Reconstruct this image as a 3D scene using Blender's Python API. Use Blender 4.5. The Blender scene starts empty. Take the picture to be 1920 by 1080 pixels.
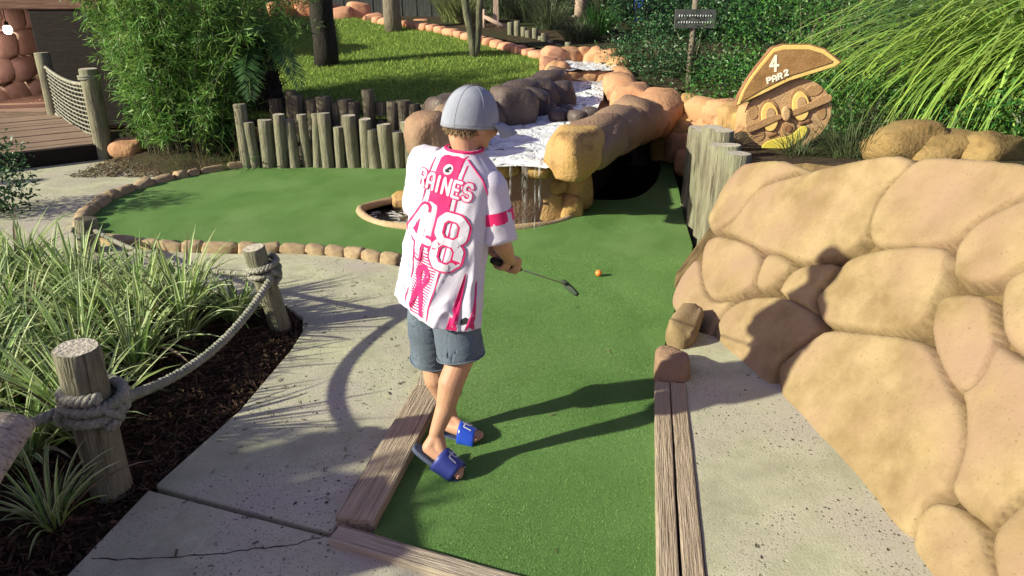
import bpy, bmesh, math, random
import numpy as np
from mathutils import Vector, Matrix, noise
from mathutils.geometry import delaunay_2d_cdt
R = math.radians
V = Vector
scene = bpy.context.scene
col = scene.collection
random.seed(7)

# ------------------------------------------------------------------ camera, sky, sun, exposure
PITCH, FPX, CAMZ = R(22), 1350.0, 1.7
cam = bpy.data.cameras.new('camera'); camo = bpy.data.objects.new('camera', cam); col.objects.link(camo)
camo.location = (0, 0, CAMZ); camo.rotation_euler = (R(90) - PITCH, 0, 0)
cam.sensor_width = 36; cam.lens = FPX / 1920 * 36; cam.clip_start = .05; cam.clip_end = 1200
scene.camera = camo
SUN_EL = R(24.5)
SUN_DIR = V((.941 * math.cos(SUN_EL), .339 * math.cos(SUN_EL), -math.sin(SUN_EL)))   # the way the light travels
world = bpy.data.worlds.new('World'); scene.world = world; world.use_nodes = True
wn = world.node_tree.nodes; wl = world.node_tree.links
sky = wn.new('ShaderNodeTexSky'); sky.sky_type = 'NISHITA'; sky.sun_disc = False
sky.sun_elevation = SUN_EL; sky.sun_rotation = math.atan2(-SUN_DIR.x, -SUN_DIR.y)
bg = wn['Background']; bg.inputs['Strength'].default_value = .092
tint = wn.new('ShaderNodeMix'); tint.data_type = 'RGBA'; tint.blend_type = 'MULTIPLY'; tint.inputs[0].default_value = 1
tint.inputs[7].default_value = (1.0, .76, .90, 1)
wl.new(sky.outputs[0], tint.inputs[6]); wl.new(tint.outputs[2], bg.inputs['Color'])
sl = bpy.data.lights.new('sun', 'SUN'); sl.energy = 4.6; sl.angle = R(1.1); sl.color = (1.0, .97, .73)
so = bpy.data.objects.new('sun', sl); col.objects.link(so); so.location = (-6, -3, 6)
so.rotation_euler = SUN_DIR.to_track_quat('-Z', 'Y').to_euler()
scene.view_settings.view_transform = 'Standard'; scene.view_settings.look = 'None'
scene.view_settings.exposure = .90; scene.view_settings.gamma = 1
scene.cycles.use_denoising = True
scene.cycles.max_bounces = 6; scene.cycles.transparent_max_bounces = 12

# ------------------------------------------------------------------ helpers
def ray(u, v):
    x, y = (u - 960) / FPX, (540 - v) / FPX
    return V((x, math.cos(PITCH) + y * math.sin(PITCH), -math.sin(PITCH) + y * math.cos(PITCH)))
def P(u, v, z=0.0):                       # the point of height z seen at pixel u, v
    d = ray(u, v); t = (z - CAMZ) / d.z; return V((d.x * t, d.y * t, z))
def Q(u, v, Y):                           # the point at distance Y seen at pixel u, v
    d = ray(u, v); t = Y / d.y; return V((d.x * t, Y, CAMZ + d.z * t))
def nz(p, s=1.0, o=0.0): return noise.noise(V((p[0] * s + o, p[1] * s + o * 1.7, p[2] * s - o)))

ORG = {}
def tag(o, label, cat=None, group=None, kind=None):
    o['label'] = label
    if cat: o['category'] = cat
    if group: o['group'] = group
    if kind: o['kind'] = kind
    return o
def thing(name, loc, label, cat, group=None):
    o = bpy.data.objects.new(name, None); col.objects.link(o); o.location = loc; o.empty_display_size = .1
    ORG[o] = V(loc); return tag(o, label, cat, group)

class MB:
    def __init__(s): s.v = []; s.f = []; s.m = []
    def add(s, vs, fs, m=0):
        n = len(s.v); s.v.extend(vs); s.f.extend([tuple(i + n for i in f) for f in fs]); s.m.extend([m] * len(fs)); return s
    def box(s, c, d, rot=None, m=0):
        vs = []
        for x in (-.5, .5):
            for y in (-.5, .5):
                for z in (-.5, .5):
                    p = V((x * d[0], y * d[1], z * d[2]))
                    if rot is not None: p = rot @ p
                    vs.append(p + V(c))
        return s.add(vs, [(0, 1, 3, 2), (4, 6, 7, 5), (0, 4, 5, 1), (2, 3, 7, 6), (0, 2, 6, 4), (1, 5, 7, 3)], m)
    def ell(s, c, rad, rot=None, seg=16, rings=10, m=0, fn=None):
        vs = [];
        for i in range(rings + 1):
            ph = math.pi * i / rings
            for j in range(seg):
                th = 2 * math.pi * j / seg
                p = V((math.sin(ph) * math.cos(th), math.sin(ph) * math.sin(th), math.cos(ph)))
                if fn: p = fn(p)
                p = V((p.x * rad[0], p.y * rad[1], p.z * rad[2]))
                if rot is not None: p = rot @ p
                vs.append(p + V(c))
        fs = []
        for i in range(rings):
            for j in range(seg):
                a = i * seg + j; b = i * seg + (j + 1) % seg
                fs.append((a, a + seg, b + seg, b))
        return s.add(vs, fs, m)
    def tube(s, pts, rad, n=10, m=0, cap=True, closed=False):
        pts = [V(p) for p in pts]; k = len(pts)
        if not hasattr(rad, '__len__'): rad = [rad] * k
        vs = []; up = None
        for i in range(k):
            t = (pts[min(i + 1, k - 1)] - pts[max(i - 1, 0)])
            if closed: t = pts[(i + 1) % k] - pts[i - 1]
            t.normalize()
            if up is None:
                up = V((0, 0, 1)) if abs(t.z) < .9 else V((0, 1, 0))
            sd = t.cross(up)
            if sd.length < 1e-4: sd = t.orthogonal()
            sd.normalize(); up = sd.cross(t).normalized()
            for j in range(n):
                a = 2 * math.pi * j / n
                vs.append(pts[i] + (sd * math.cos(a) + up * math.sin(a)) * rad[i])
        fs = []
        for i in range(k if closed else k - 1):
            for j in range(n):
                a = i * n + j; b = i * n + (j + 1) % n; c = ((i + 1) % k) * n + j; d = ((i + 1) % k) * n + (j + 1) % n
                fs.append((a, b, d, c))
        if cap and not closed:
            fs.append(tuple(range(n - 1, -1, -1))); fs.append(tuple((k - 1) * n + j for j in range(n)))
        return s.add(vs, fs, m)
    def prism(s, poly, fn, d0, d1, m=0):
        """a 2-D outline, mapped by fn(x, y, depth), from depth d0 to d1"""
        n = len(poly)
        vs = [fn(x, y, d0) for x, y in poly] + [fn(x, y, d1) for x, y in poly]
        fs = [tuple(range(n - 1, -1, -1)), tuple(range(n, 2 * n))] + [(i, (i + 1) % n, (i + 1) % n + n, i + n) for i in range(n)]
        return s.add(vs, fs, m)
    def mesh(s, name, mats, org=V((0, 0, 0)), smooth=True):
        me = bpy.data.meshes.new(name)
        me.from_pydata([tuple(V(p) - org) for p in s.v], [], s.f)
        if not isinstance(mats, (list, tuple)): mats = [mats]
        for mt in mats: me.materials.append(mt)
        me.polygons.foreach_set('material_index', s.m)
        me.polygons.foreach_set('use_smooth', [smooth] * len(s.f))
        me.update(); return me
    def build(s, name, mats, parent=None, smooth=True, org=None):
        if parent is not None: org = ORG[parent]
        elif org is None:
            a = np.array([tuple(p) for p in s.v]); org = V((a[:, 0].mean(), a[:, 1].mean(), a[:, 2].min()))
        o = bpy.data.objects.new(name, s.mesh(name, mats, org, smooth)); col.objects.link(o)
        ORG[o] = org
        if parent is not None: o.parent = parent
        else: o.location = org
        return o
def place(name, me, parent, loc, rot=(0, 0, 0), scl=(1, 1, 1)):
    o = bpy.data.objects.new(name, me); col.objects.link(o)
    if parent is not None: o.parent = parent; o.location = V(loc) - ORG[parent]
    else: o.location = loc
    ORG[o] = V(loc)
    o.rotation_euler = rot; o.scale = scl; return o
def edge_split(o, ang=40):
    me = o.data
    bm = bmesh.new(); bm.from_mesh(me)
    for e in bm.edges:
        if len(e.link_faces) == 2 and e.calc_face_angle(0) > R(ang): e.smooth = False
    bm.to_mesh(me); bm.free(); return o
def bevel(o, w=.006, seg=2):
    m = o.modifiers.new('b', 'BEVEL'); m.width = w; m.segments = seg; m.limit_method = 'ANGLE'; m.angle_limit = R(35); return o
def inside(p, poly):
    x, y = p[0], p[1]; c = False; j = len(poly) - 1
    for i in range(len(poly)):
        xi, yi = poly[i][0], poly[i][1]; xj, yj = poly[j][0], poly[j][1]
        if (yi > y) != (yj > y) and x < (xj - xi) * (y - yi) / (yj - yi) + xi: c = not c
        j = i
    return c
def inside_np(x, y, poly):
    c = np.zeros(len(x), bool); j = len(poly) - 1
    for i in range(len(poly)):
        xi, yi = poly[i][0], poly[i][1]; xj, yj = poly[j][0], poly[j][1]
        if yi != yj: c ^= ((yi > y) != (yj > y)) & (x < (xj - xi) * (y - yi) / (yj - yi) + xi)
        j = i
    return c
def dist_poly(p, poly):
    b = 1e9; n = len(poly)
    for i in range(n):
        ax, ay = poly[i]; bx, by = poly[(i + 1) % n]
        dx, dy = bx - ax, by - ay; l = dx * dx + dy * dy + 1e-12
        t = max(0, min(1, ((p[0] - ax) * dx + (p[1] - ay) * dy) / l))
        b = min(b, math.hypot(p[0] - ax - t * dx, p[1] - ay - t * dy))
    return b
def chaikin(poly, k=1, closed=True):
    for _ in range(k):
        out = []; n = len(poly)
        for i in range(n if closed else n - 1):
            a, b = poly[i], poly[(i + 1) % n]
            out.append(tuple(a[q] * .75 + b[q] * .25 for q in range(len(a)))); out.append(tuple(a[q] * .25 + b[q] * .75 for q in range(len(a))))
        if not closed: out = [poly[0]] + out + [poly[-1]]
        poly = out
    return poly
def fill(outer, step, holes=()):
    """triangulated region: 2-D points and triangles"""
    pts = [V((p[0], p[1])) for p in outer]; ed = [(i, (i + 1) % len(outer)) for i in range(len(outer))]
    for h in holes:
        n = len(pts); pts += [V((p[0], p[1])) for p in h]; ed += [(n + i, n + (i + 1) % len(h)) for i in range(len(h))]
    if step:
        xs = [p[0] for p in outer]; ys = [p[1] for p in outer]
        y = min(ys) + step / 2; k = 0
        while y < max(ys):
            x = min(xs) + (step / 2 if k % 2 else step * .95)
            while x < max(xs):
                q = (x + random.uniform(-.15, .15) * step, y + random.uniform(-.15, .15) * step)
                if inside(q, outer) and dist_poly(q, outer) > step * .4 and not any(inside(q, h) or dist_poly(q, h) < step * .4 for h in holes):
                    pts.append(V(q))
                x += step
            y += step * .87; k += 1
    v, e, f, *_ = delaunay_2d_cdt(pts, ed, [], 0, 1e-6)
    out = []
    for t in f:
        c = (sum(v[i].x for i in t) / len(t), sum(v[i].y for i in t) / len(t))
        if inside(c, outer) and not any(inside(c, h) for h in holes): out.append(tuple(t))
    return v, out
def sheet(outer, step, zf, holes=()):
    mb = MB(); v, f = fill(outer, step, holes)
    mb.add([V((p.x, p.y, zf(p.x, p.y))) for p in v], f)
    # keep faces looking up
    g = []
    for t in mb.f:
        a, b, c = mb.v[t[0]], mb.v[t[1]], mb.v[t[2]]
        g.append(t if (b - a).cross(c - a).z > 0 else t[::-1])
    mb.f = g; return mb
def slab(outer, z0, z1):
    mb = MB(); ar = sum(outer[i][0] * outer[(i + 1) % len(outer)][1] - outer[(i + 1) % len(outer)][0] * outer[i][1] for i in range(len(outer)))
    if ar < 0: outer = outer[::-1]
    return mb.prism(outer, lambda x, y, d: V((x, y, d)), z0, z1)

# ------------------------------------------------------------------ materials
def mat(name, c1, c2, scale=6, rough=.85, bump=.25, bscale=60, c3=None, big=1.2, stretch=(1, 1, 1), spec=.25, trans=0, island=0., coat=0, metal=0, lo=.35, hi=.65, detail=6, sheen=0):
    m = bpy.data.materials.new(name); m.use_nodes = True
    N = m.node_tree.nodes; L = m.node_tree.links; b = N['Principled BSDF']
    tc = N.new('ShaderNodeTexCoord'); mp = N.new('ShaderNodeMapping'); mp.inputs['Scale'].default_value = stretch
    L.new(tc.outputs['Object'], mp.inputs['Vector'])
    n1 = N.new('ShaderNodeTexNoise'); n1.inputs['Scale'].default_value = scale; n1.inputs['Detail'].default_value = detail; n1.inputs['Roughness'].default_value = .62
    L.new(mp.outputs[0], n1.inputs['Vector'])
    cr = N.new('ShaderNodeValToRGB'); cr.color_ramp.elements[0].position = lo; cr.color_ramp.elements[1].position = hi
    cr.color_ramp.elements[0].color = (*c1, 1); cr.color_ramp.elements[1].color = (*c2, 1)
    L.new(n1.outputs['Fac'], cr.inputs['Fac']); out = cr.outputs['Color']
    if c3 is not None:
        n2 = N.new('ShaderNodeTexNoise'); n2.inputs['Scale'].default_value = big; n2.inputs['Detail'].default_value = 4
        L.new(tc.outputs['Object'], n2.inputs['Vector'])
        r2 = N.new('ShaderNodeValToRGB'); r2.color_ramp.elements[0].position = .42; r2.color_ramp.elements[1].position = .68
        L.new(n2.outputs['Fac'], r2.inputs['Fac'])
        mx = N.new('ShaderNodeMix'); mx.data_type = 'RGBA'; L.new(r2.outputs['Color'], mx.inputs[0]); L.new(out, mx.inputs[6]); mx.inputs[7].default_value = (*c3, 1)
        out = mx.outputs[2]
    if island:
        ge = N.new('ShaderNodeNewGeometry'); hs = N.new('ShaderNodeHueSaturation')
        mr = N.new('ShaderNodeMapRange'); mr.inputs[3].default_value = 1 - island; mr.inputs[4].default_value = 1 + island
        L.new(ge.outputs['Random Per Island'], mr.inputs[0]); L.new(mr.outputs[0], hs.inputs['Value'])
        mr2 = N.new('ShaderNodeMapRange'); mr2.inputs[3].default_value = .5 - island * .05; mr2.inputs[4].default_value = .5 + island * .05
        mu = N.new('ShaderNodeMath'); mu.operation = 'FRACT'; m7 = N.new('ShaderNodeMath'); m7.operation = 'MULTIPLY'; m7.inputs[1].default_value = 7.31
        L.new(ge.outputs['Random Per Island'], m7.inputs[0]); L.new(m7.outputs[0], mu.inputs[0]); L.new(mu.outputs[0], mr2.inputs[0]); L.new(mr2.outputs[0], hs.inputs['Hue'])
        L.new(out, hs.inputs['Color']); out = hs.outputs['Color']
    L.new(out, b.inputs['Base Color'])
    b.inputs['Roughness'].default_value = rough; b.inputs['Specular IOR Level'].default_value = spec
    b.inputs['Metallic'].default_value = metal; b.inputs['Coat Weight'].default_value = coat
    b.inputs['Sheen Weight'].default_value = sheen
    if bump:
        n3 = N.new('ShaderNodeTexNoise'); n3.inputs['Scale'].default_value = bscale; n3.inputs['Detail'].default_value = 5
        L.new(mp.outputs[0], n3.inputs['Vector'])
        bp = N.new('ShaderNodeBump'); bp.inputs['Strength'].default_value = bump; bp.inputs['Distance'].default_value = .02
        L.new(n3.outputs['Fac'], bp.inputs['Height']); L.new(bp.outputs[0], b.inputs['Normal'])
    if trans:
        tr = N.new('ShaderNodeBsdfTranslucent'); ms = N.new('ShaderNodeMixShader'); ms.inputs[0].default_value = trans
        L.new(out, tr.inputs['Color']); L.new(b.outputs[0], ms.inputs[1]); L.new(tr.outputs[0], ms.inputs[2]); L.new(ms.outputs[0], N['Material Output'].inputs['Surface'])
    m['out'] = 0
    return m
def overlay(m, kind, scale, lo, hi, colr, strength=1., stretch=(1, 1, 1), mask=None, bump=0):
    """adds marks (pits, streaks, veins) of their own colour on top of a material"""
    N = m.node_tree.nodes; L = m.node_tree.links; b = N['Principled BSDF']
    tc = N.new('ShaderNodeTexCoord'); mp = N.new('ShaderNodeMapping'); mp.inputs['Scale'].default_value = stretch
    L.new(tc.outputs['Object'], mp.inputs['Vector'])
    if kind == 'voronoi':
        t = N.new('ShaderNodeTexVoronoi'); t.inputs['Scale'].default_value = scale; src = t.outputs['Distance']
        wv = N.new('ShaderNodeTexNoise'); wv.inputs['Scale'].default_value = scale * 2; ad = N.new('ShaderNodeVectorMath'); ad.operation = 'MULTIPLY_ADD'
        ad.inputs[1].default_value = (.35 / scale,) * 3; L.new(mp.outputs[0], wv.inputs['Vector']); L.new(wv.outputs['Color'], ad.inputs[0]); L.new(mp.outputs[0], ad.inputs[2]); L.new(ad.outputs[0], t.inputs['Vector'])
    else:
        t = N.new('ShaderNodeTexNoise'); t.inputs['Scale'].default_value = scale; t.inputs['Detail'].default_value = 7; src = t.outputs['Fac']
        L.new(mp.outputs[0], t.inputs['Vector'])
    mr = N.new('ShaderNodeMapRange'); mr.inputs[1].default_value = lo; mr.inputs[2].default_value = hi; mr.inputs[3].default_value = strength; mr.inputs[4].default_value = 0
    L.new(src, mr.inputs[0]); fac = mr.outputs[0]
    if mask:
        n = N.new('ShaderNodeTexNoise'); n.inputs['Scale'].default_value = mask[0]; n.inputs['Detail'].default_value = 3; L.new(tc.outputs['Object'], n.inputs['Vector'])
        m2 = N.new('ShaderNodeMapRange'); m2.inputs[1].default_value = mask[1]; m2.inputs[2].default_value = mask[2]; L.new(n.outputs['Fac'], m2.inputs[0])
        mu = N.new('ShaderNodeMath'); mu.operation = 'MULTIPLY'; L.new(fac, mu.inputs[0]); L.new(m2.outputs[0], mu.inputs[1]); fac = mu.outputs[0]
    src_col = b.inputs['Base Color'].links[0].from_socket
    mx = N.new('ShaderNodeMix'); mx.data_type = 'RGBA'; L.new(fac, mx.inputs[0]); L.new(src_col, mx.inputs[6]); mx.inputs[7].default_value = (*colr, 1)
    L.new(mx.outputs[2], b.inputs['Base Color'])
    if bump:
        bp = N.new('ShaderNodeBump'); bp.invert = True; bp.inputs['Strength'].default_value = bump; bp.inputs['Distance'].default_value = .01
        L.new(fac, bp.inputs['Height'])
        if b.inputs['Normal'].links: L.new(b.inputs['Normal'].links[0].from_socket, bp.inputs['Normal'])
        L.new(bp.outputs[0], b.inputs['Normal'])
    return m
M = {}
M['concrete'] = mat('concrete', (.36, .36, .24), (.50, .495, .34), 9, .9, .16, 130, c3=(.40, .36, .31), big=2.2, detail=9)
overlay(M['concrete'], 'noise', 160, .38, .5, (.27, .23, .2), .35)
overlay(M['concrete'], 'voronoi', 15, .07, .125, (.05, .04, .035), .95, stretch=(1.0, .8, 1), mask=(2.2, .43, .56), bump=1)
overlay(M['concrete'], 'voronoi', 38, .09, .18, (.08, .065, .05), .85, stretch=(.8, 1, 1), mask=(3.1, .42, .58), bump=.8)
overlay(M['concrete'], 'voronoi', 75, .15, .28, (.12, .10, .075), .8, mask=(4.2, .36, .56))
overlay(M['concrete'], 'noise', 1.7, .36, .52, (.26, .235, .19), .42)
M['turf'] = mat('turf', (.10, .205, .054), (.15, .285, .082), 260, .95, .8, 420, c3=(.165, .30, .095), big=1.6, spec=.1, lo=.3, hi=.7)
overlay(M['turf'], 'noise', 3.2, .3, .48, (.075, .175, .042), .5, stretch=(1, .5, 1))
overlay(M['turf'], 'noise', 1.1, .36, .5, (.20, .30, .115), .5, stretch=(1, .6, 1))
M['turf_blade'] = mat('turf_blade', (.115, .235, .06), (.17, .32, .095), 2.2, .75, 0, c3=(.18, .335, .10), big=1.4, spec=.2, island=.35)
M['lawn'] = mat('lawn', (.09, .15, .03), (.15, .225, .05), 30, .95, .8, 200, c3=(.11, .17, .03), big=.8, spec=.1)
M['lawn_blade'] = mat('lawn_blade', (.18, .275, .05), (.29, .395, .085), 3, .7, 0, island=.4, trans=.3, spec=.2)
M['soil'] = mat('soil', (.018, .011, .007), (.055, .034, .022), 14, .95, 1., 60, spec=.1)
M['bedsoil'] = mat('bedsoil', (.03, .022, .014), (.09, .062, .04), 12, .95, 1., 60, c3=(.04, .05, .02), spec=.1)
M['chip'] = mat('chip', (.030, .018, .011), (.10, .062, .038), 20, .9, .4, 90, island=.65, spec=.15)
M['rock'] = mat('rock', (.195, .135, .066), (.305, .227, .122), 4.2, .88, .16, 70, c3=(.265, .178, .118), big=2.4, detail=9, lo=.38, hi=.62)
overlay(M['rock'], 'noise', 3.4, .30, .46, (.30, .235, .085), .6, mask=(1.5, .4, .65))
overlay(M['rock'], 'noise', 90, .30, .37, (.15, .095, .05), .6)
overlay(M['rock'], 'voronoi', 13, .02, .045, (.05, .03, .015), .9, stretch=(1, .8, .5), mask=(3, .5, .6))
overlay(M['rock'], 'noise', 2.3, .30, .43, (.17, .105, .05), .45, stretch=(1, 1, .35), mask=(1.2, .4, .6))
M['mortar'] = mat('mortar', (.05, .032, .015), (.12, .08, .038), 9, .95, .6, 60, c3=(.20, .135, .06), big=5)  # crevice shade between the wall stones is put into this dark mortar
M['gold'] = mat('gold', (.40, .25, .075), (.52, .35, .13), 4, .8, .5, 40, c3=(.36, .22, .10), big=2)
overlay(M['gold'], 'noise', 5, .3, .42, (.16, .09, .035), .8)
M['gold2'] = mat('gold2', (.20, .13, .05), (.30, .205, .085), 4, .85, .5, 40, c3=(.20, .15, .06), big=3)
overlay(M['gold2'], 'noise', 6, .32, .44, (.08, .05, .02), .8)
M['terra'] = mat('terra', (.46, .22, .13), (.56, .31, .20), 4, .85, .4, 40, c3=(.55, .26, .15))
M['terra2'] = mat('terra2', (.40, .20, .11), (.52, .29, .16), 4, .85, .5, 40, c3=(.42, .25, .12))
overlay(M['terra2'], 'noise', 6, .32, .44, (.17, .09, .05), .6)
M['wet_shade_rock'] = mat('wet_shade_rock', (.055, .040, .035), (.13, .095, .08), 5, .5, .5, 40, c3=(.08, .06, .06), spec=.4)  # wet rock; shade on the stream bank is also put into the dark tone
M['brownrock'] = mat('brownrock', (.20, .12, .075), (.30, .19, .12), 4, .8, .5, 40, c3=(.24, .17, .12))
M['kerbstone'] = mat('kerbstone', (.36, .26, .15), (.50, .38, .24), 8, .88, .45, 60, c3=(.30, .21, .13), big=4, island=0)
M['log'] = mat('log', (.10, .092, .062), (.25, .232, .165), 9, .85, .8, 26, c3=(.22, .235, .15), big=2.2, stretch=(5, 5, .45))
overlay(M['log'], 'noise', 7, .30, .40, (.05, .04, .028), .85, stretch=(7, 7, .35))
M['logtop'] = mat('logtop', (.34, .30, .24), (.52, .47, .39), 20, .85, .5, 70)
M['darklog'] = mat('darklog', (.06, .052, .036), (.15, .13, .095), 9, .85, .8, 26, stretch=(5, 5, .45))
M['beam'] = mat('beam', (.26, .20, .145), (.44, .355, .265), 7, .8, .7, 20, c3=(.34, .265, .19), big=3, stretch=(.5, 9, 9), detail=8)
overlay(M['beam'], 'noise', 6, .33, .40, (.08, .055, .036), .65, stretch=(.35, 14, 14), bump=.5)
M['greybeam'] = mat('greybeam', (.27, .22, .17), (.46, .39, .31), 7, .85, .6, 20, stretch=(.5, 10, 10), detail=8)
overlay(M['greybeam'], 'noise', 6, .33, .40, (.09, .065, .045), .8, stretch=(.35, 14, 14), bump=.6)
M['deck'] = mat('deck', (.17, .115, .08), (.30, .215, .155), 7, .85, .5, 20, stretch=(.5, 9, 9))
M['rope'] = mat('rope', (.30, .285, .235), (.47, .45, .38), 60, .95, .8, 260, c3=(.25, .27, .19), big=9)
M['flax'] = mat('flax', (.17, .28, .055), (.33, .45, .15), 1.2, .5, 0, trans=.35, island=.4, spec=.35)
M['flax_pale'] = mat('flax_pale', (.55, .62, .32), (.70, .75, .48), 2, .5, 0, trans=.35, island=.25, spec=.35)
M['bamboo'] = mat('bamboo', (.10, .215, .04), (.19, .34, .085), 1.4, .5, 0, trans=.35, island=.5, spec=.35)
M['frond'] = mat('frond', (.04, .10, .03), (.09, .19, .06), 1.2, .4, 0, trans=.25, island=.4, spec=.5)
M['hedge'] = mat('hedge', (.018, .065, .020), (.045, .125, .035), 2, .45, 0, trans=.2, island=.55, spec=.45)
M['hedge2'] = mat('hedge2', (.03, .10, .018), (.075, .20, .035), 2, .45, 0, trans=.25, island=.5, spec=.4)
M['fountain'] = mat('fountain', (.19, .33, .05), (.38, .52, .13), .7, .45, 0, trans=.4, island=.4, spec=.4)
M['tuft'] = mat('tuft', (.045, .07, .028), (.10, .125, .055), 2, .6, 0, trans=.2, island=.5)
M['drytuft'] = mat('drytuft', (.13, .10, .055), (.24, .19, .11), 2, .7, 0, trans=.2, island=.4)
M['far'] = mat('far', (.05, .075, .035), (.13, .16, .085), 1, .6, 0, trans=.3, island=.5)
M['fargrass'] = mat('fargrass', (.16, .20, .07), (.30, .33, .14), 1, .6, 0, trans=.3, island=.4)
M['bark'] = mat('bark', (.012, .011, .010), (.035, .030, .026), 9, .9, 1., 18, stretch=(4, 4, .8))  # the palm trunk's backlit shade is put into this near black colour
M['bark2'] = mat('bark2', (.12, .10, .075), (.24, .205, .16), 9, .9, .8, 18, stretch=(4, 4, .8))
M['palebark'] = mat('palebark', (.34, .24, .19), (.48, .36, .29), 8, .85, .6, 18, stretch=(4, 4, .6))
M['mossbark'] = mat('mossbark', (.07, .075, .045), (.16, .16, .10), 9, .9, .8, 18, stretch=(4, 4, .8))
M['leaf'] = mat('leaf', (.03, .07, .02), (.07, .13, .035), 1, .5, 0, trans=.3, island=.4)
M['skin'] = mat('skin', (.40, .215, .13), (.49, .275, .175), 7, .55, .12, 160, c3=(.48, .25, .17), big=5, spec=.35)
M['skin'].node_tree.nodes['Principled BSDF'].inputs['Subsurface Weight'].default_value = .12
M['skin'].node_tree.nodes['Principled BSDF'].inputs['Subsurface Radius'].default_value = (.02, .008, .005)
M['hair'] = mat('hair', (.16, .105, .05), (.33, .235, .13), 30, .6, .9, 60, stretch=(3, 3, .5), spec=.35, island=.3)
M['white_cloth'] = mat('white_cloth', (.50, .475, .57), (.56, .53, .63), 5, .7, .12, 260, spec=.25, sheen=.15)
M['pink'] = mat('pink', (.56, .014, .11), (.64, .022, .15), 8, .65, .08, 260, spec=.25)
M['magenta'] = mat('magenta', (.45, .02, .12), (.52, .03, .15), 8, .65, .08, 260)
M['print_white'] = mat('print_white', (.54, .52, .60), (.59, .57, .65), 5, .6, .05, 260)
M['denim'] = mat('denim', (.085, .115, .155), (.15, .185, .235), 14, .85, .3, 300, c3=(.07, .09, .12), big=7)
M['cap'] = mat('cap', (.24, .26, .32), (.30, .32, .385), 12, .85, .25, 420, spec=.2)
M['seam'] = mat('seam', (.27, .28, .32), (.33, .34, .38), 12, .85, .2, 200)
M['dark'] = mat('dark', (.012, .012, .014), (.03, .03, .034), 10, .5, .1, 60)
M['blue'] = mat('blue', (.012, .045, .36), (.02, .07, .48), 8, .22, .05, 80, spec=.6, coat=.5)
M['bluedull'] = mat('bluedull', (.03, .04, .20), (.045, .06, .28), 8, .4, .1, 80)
M['sole'] = mat('sole', (.035, .05, .10), (.07, .09, .15), 10, .6, .2, 120)
M['nail'] = mat('nail', (.62, .40, .32), (.66, .44, .36), 8, .4, 0)
M['eye'] = mat('eye', (.7, .7, .7), (.75, .75, .75), 8, .2, 0)
M['iris'] = mat('iris', (.05, .035, .02), (.08, .05, .03), 8, .2, 0)
M['steel'] = mat('steel', (.30, .33, .28), (.38, .40, .35), 9, .45, 0, metal=.6)
M['grip'] = mat('grip', (.010, .012, .011), (.02, .022, .02), 30, .6, .3, 200)
M['putterhead'] = mat('putterhead', (.008, .02, .009), (.018, .035, .016), 9, .6, .05, 90, spec=.3)
M['orange'] = mat('orange', (.85, .20, .035), (.90, .26, .05), 12, .4, .1, 160, spec=.5)
M['sign_tan'] = mat('sign_tan', (.38, .235, .115), (.50, .325, .175), 6, .8, .35, 50, c3=(.44, .29, .16), stretch=(1, 1, 2))
M['sign_brown'] = mat('sign_brown', (.235, .125, .045), (.34, .195, .08), 6, .75, .3, 50, stretch=(1, 1, 2.5))
M['sign_dark'] = mat('sign_dark', (.20, .095, .045), (.29, .15, .075), 8, .75, .3, 60)
M['sign_yellow'] = mat('sign_yellow', (.66, .45, .13), (.74, .53, .19), 8, .7, .15, 60)
M['sign_lemon'] = mat('sign_lemon', (.56, .46, .06), (.64, .55, .12), 8, .7, .15, 60)
M['sign_white'] = mat('sign_white', (.74, .70, .58), (.80, .76, .64), 8, .7, .1, 60)
M['greysign'] = mat('greysign', (.05, .055, .055), (.09, .095, .095), 8, .7, .2, 60)
M['letter'] = mat('letter', (.42, .44, .46), (.5, .52, .54), 8, .7, 0)
M['fence'] = mat('fence', (.045, .05, .048), (.085, .09, .085), 6, .85, .3, 20, stretch=(6, 6, .6))
M['dark_shade_wood'] = mat('dark_shade_wood', (.008, .006, .005), (.020, .015, .012), 7, .85, .6, 20, stretch=(.6, 8, 8))  # dark timber, taken near black to carry the cave doorway's shade
M['lintel'] = mat('lintel', (.13, .07, .05), (.22, .125, .09), 6, .85, .6, 24, stretch=(.6, 6, 6))
M['rust'] = mat('rust', (.02, .05, .30), (.03, .07, .40), 8, .5, 0)

# water: clear dark sheet broken by white, foam and painted glare together
def water_mat(name, foam_glare, scale, stretch, colr=(.02, .028, .022)):
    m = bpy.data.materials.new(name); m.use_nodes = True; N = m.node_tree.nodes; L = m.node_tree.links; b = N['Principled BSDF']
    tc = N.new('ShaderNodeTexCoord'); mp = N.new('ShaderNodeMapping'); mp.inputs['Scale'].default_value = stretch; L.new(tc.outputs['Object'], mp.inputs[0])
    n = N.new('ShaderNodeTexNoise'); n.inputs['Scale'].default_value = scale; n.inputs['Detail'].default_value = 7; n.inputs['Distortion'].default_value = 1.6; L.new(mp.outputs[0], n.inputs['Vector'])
    cr = N.new('ShaderNodeValToRGB'); cr.color_ramp.elements[0].position = .55 - foam_glare; cr.color_ramp.elements[1].position = .68 - foam_glare
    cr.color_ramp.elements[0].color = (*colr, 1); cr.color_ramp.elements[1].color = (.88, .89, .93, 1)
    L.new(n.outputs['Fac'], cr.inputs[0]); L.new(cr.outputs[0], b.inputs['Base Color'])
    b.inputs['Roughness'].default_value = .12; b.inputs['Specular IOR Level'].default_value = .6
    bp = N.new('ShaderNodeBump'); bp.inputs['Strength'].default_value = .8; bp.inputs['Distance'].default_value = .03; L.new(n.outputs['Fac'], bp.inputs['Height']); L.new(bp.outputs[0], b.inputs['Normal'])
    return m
M['foam_glare'] = water_mat('foam_glare', .25, 9, (1, .6, 1))
M['cascade'] = water_mat('cascade', .19, 14, (1, 1, 1))
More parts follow.
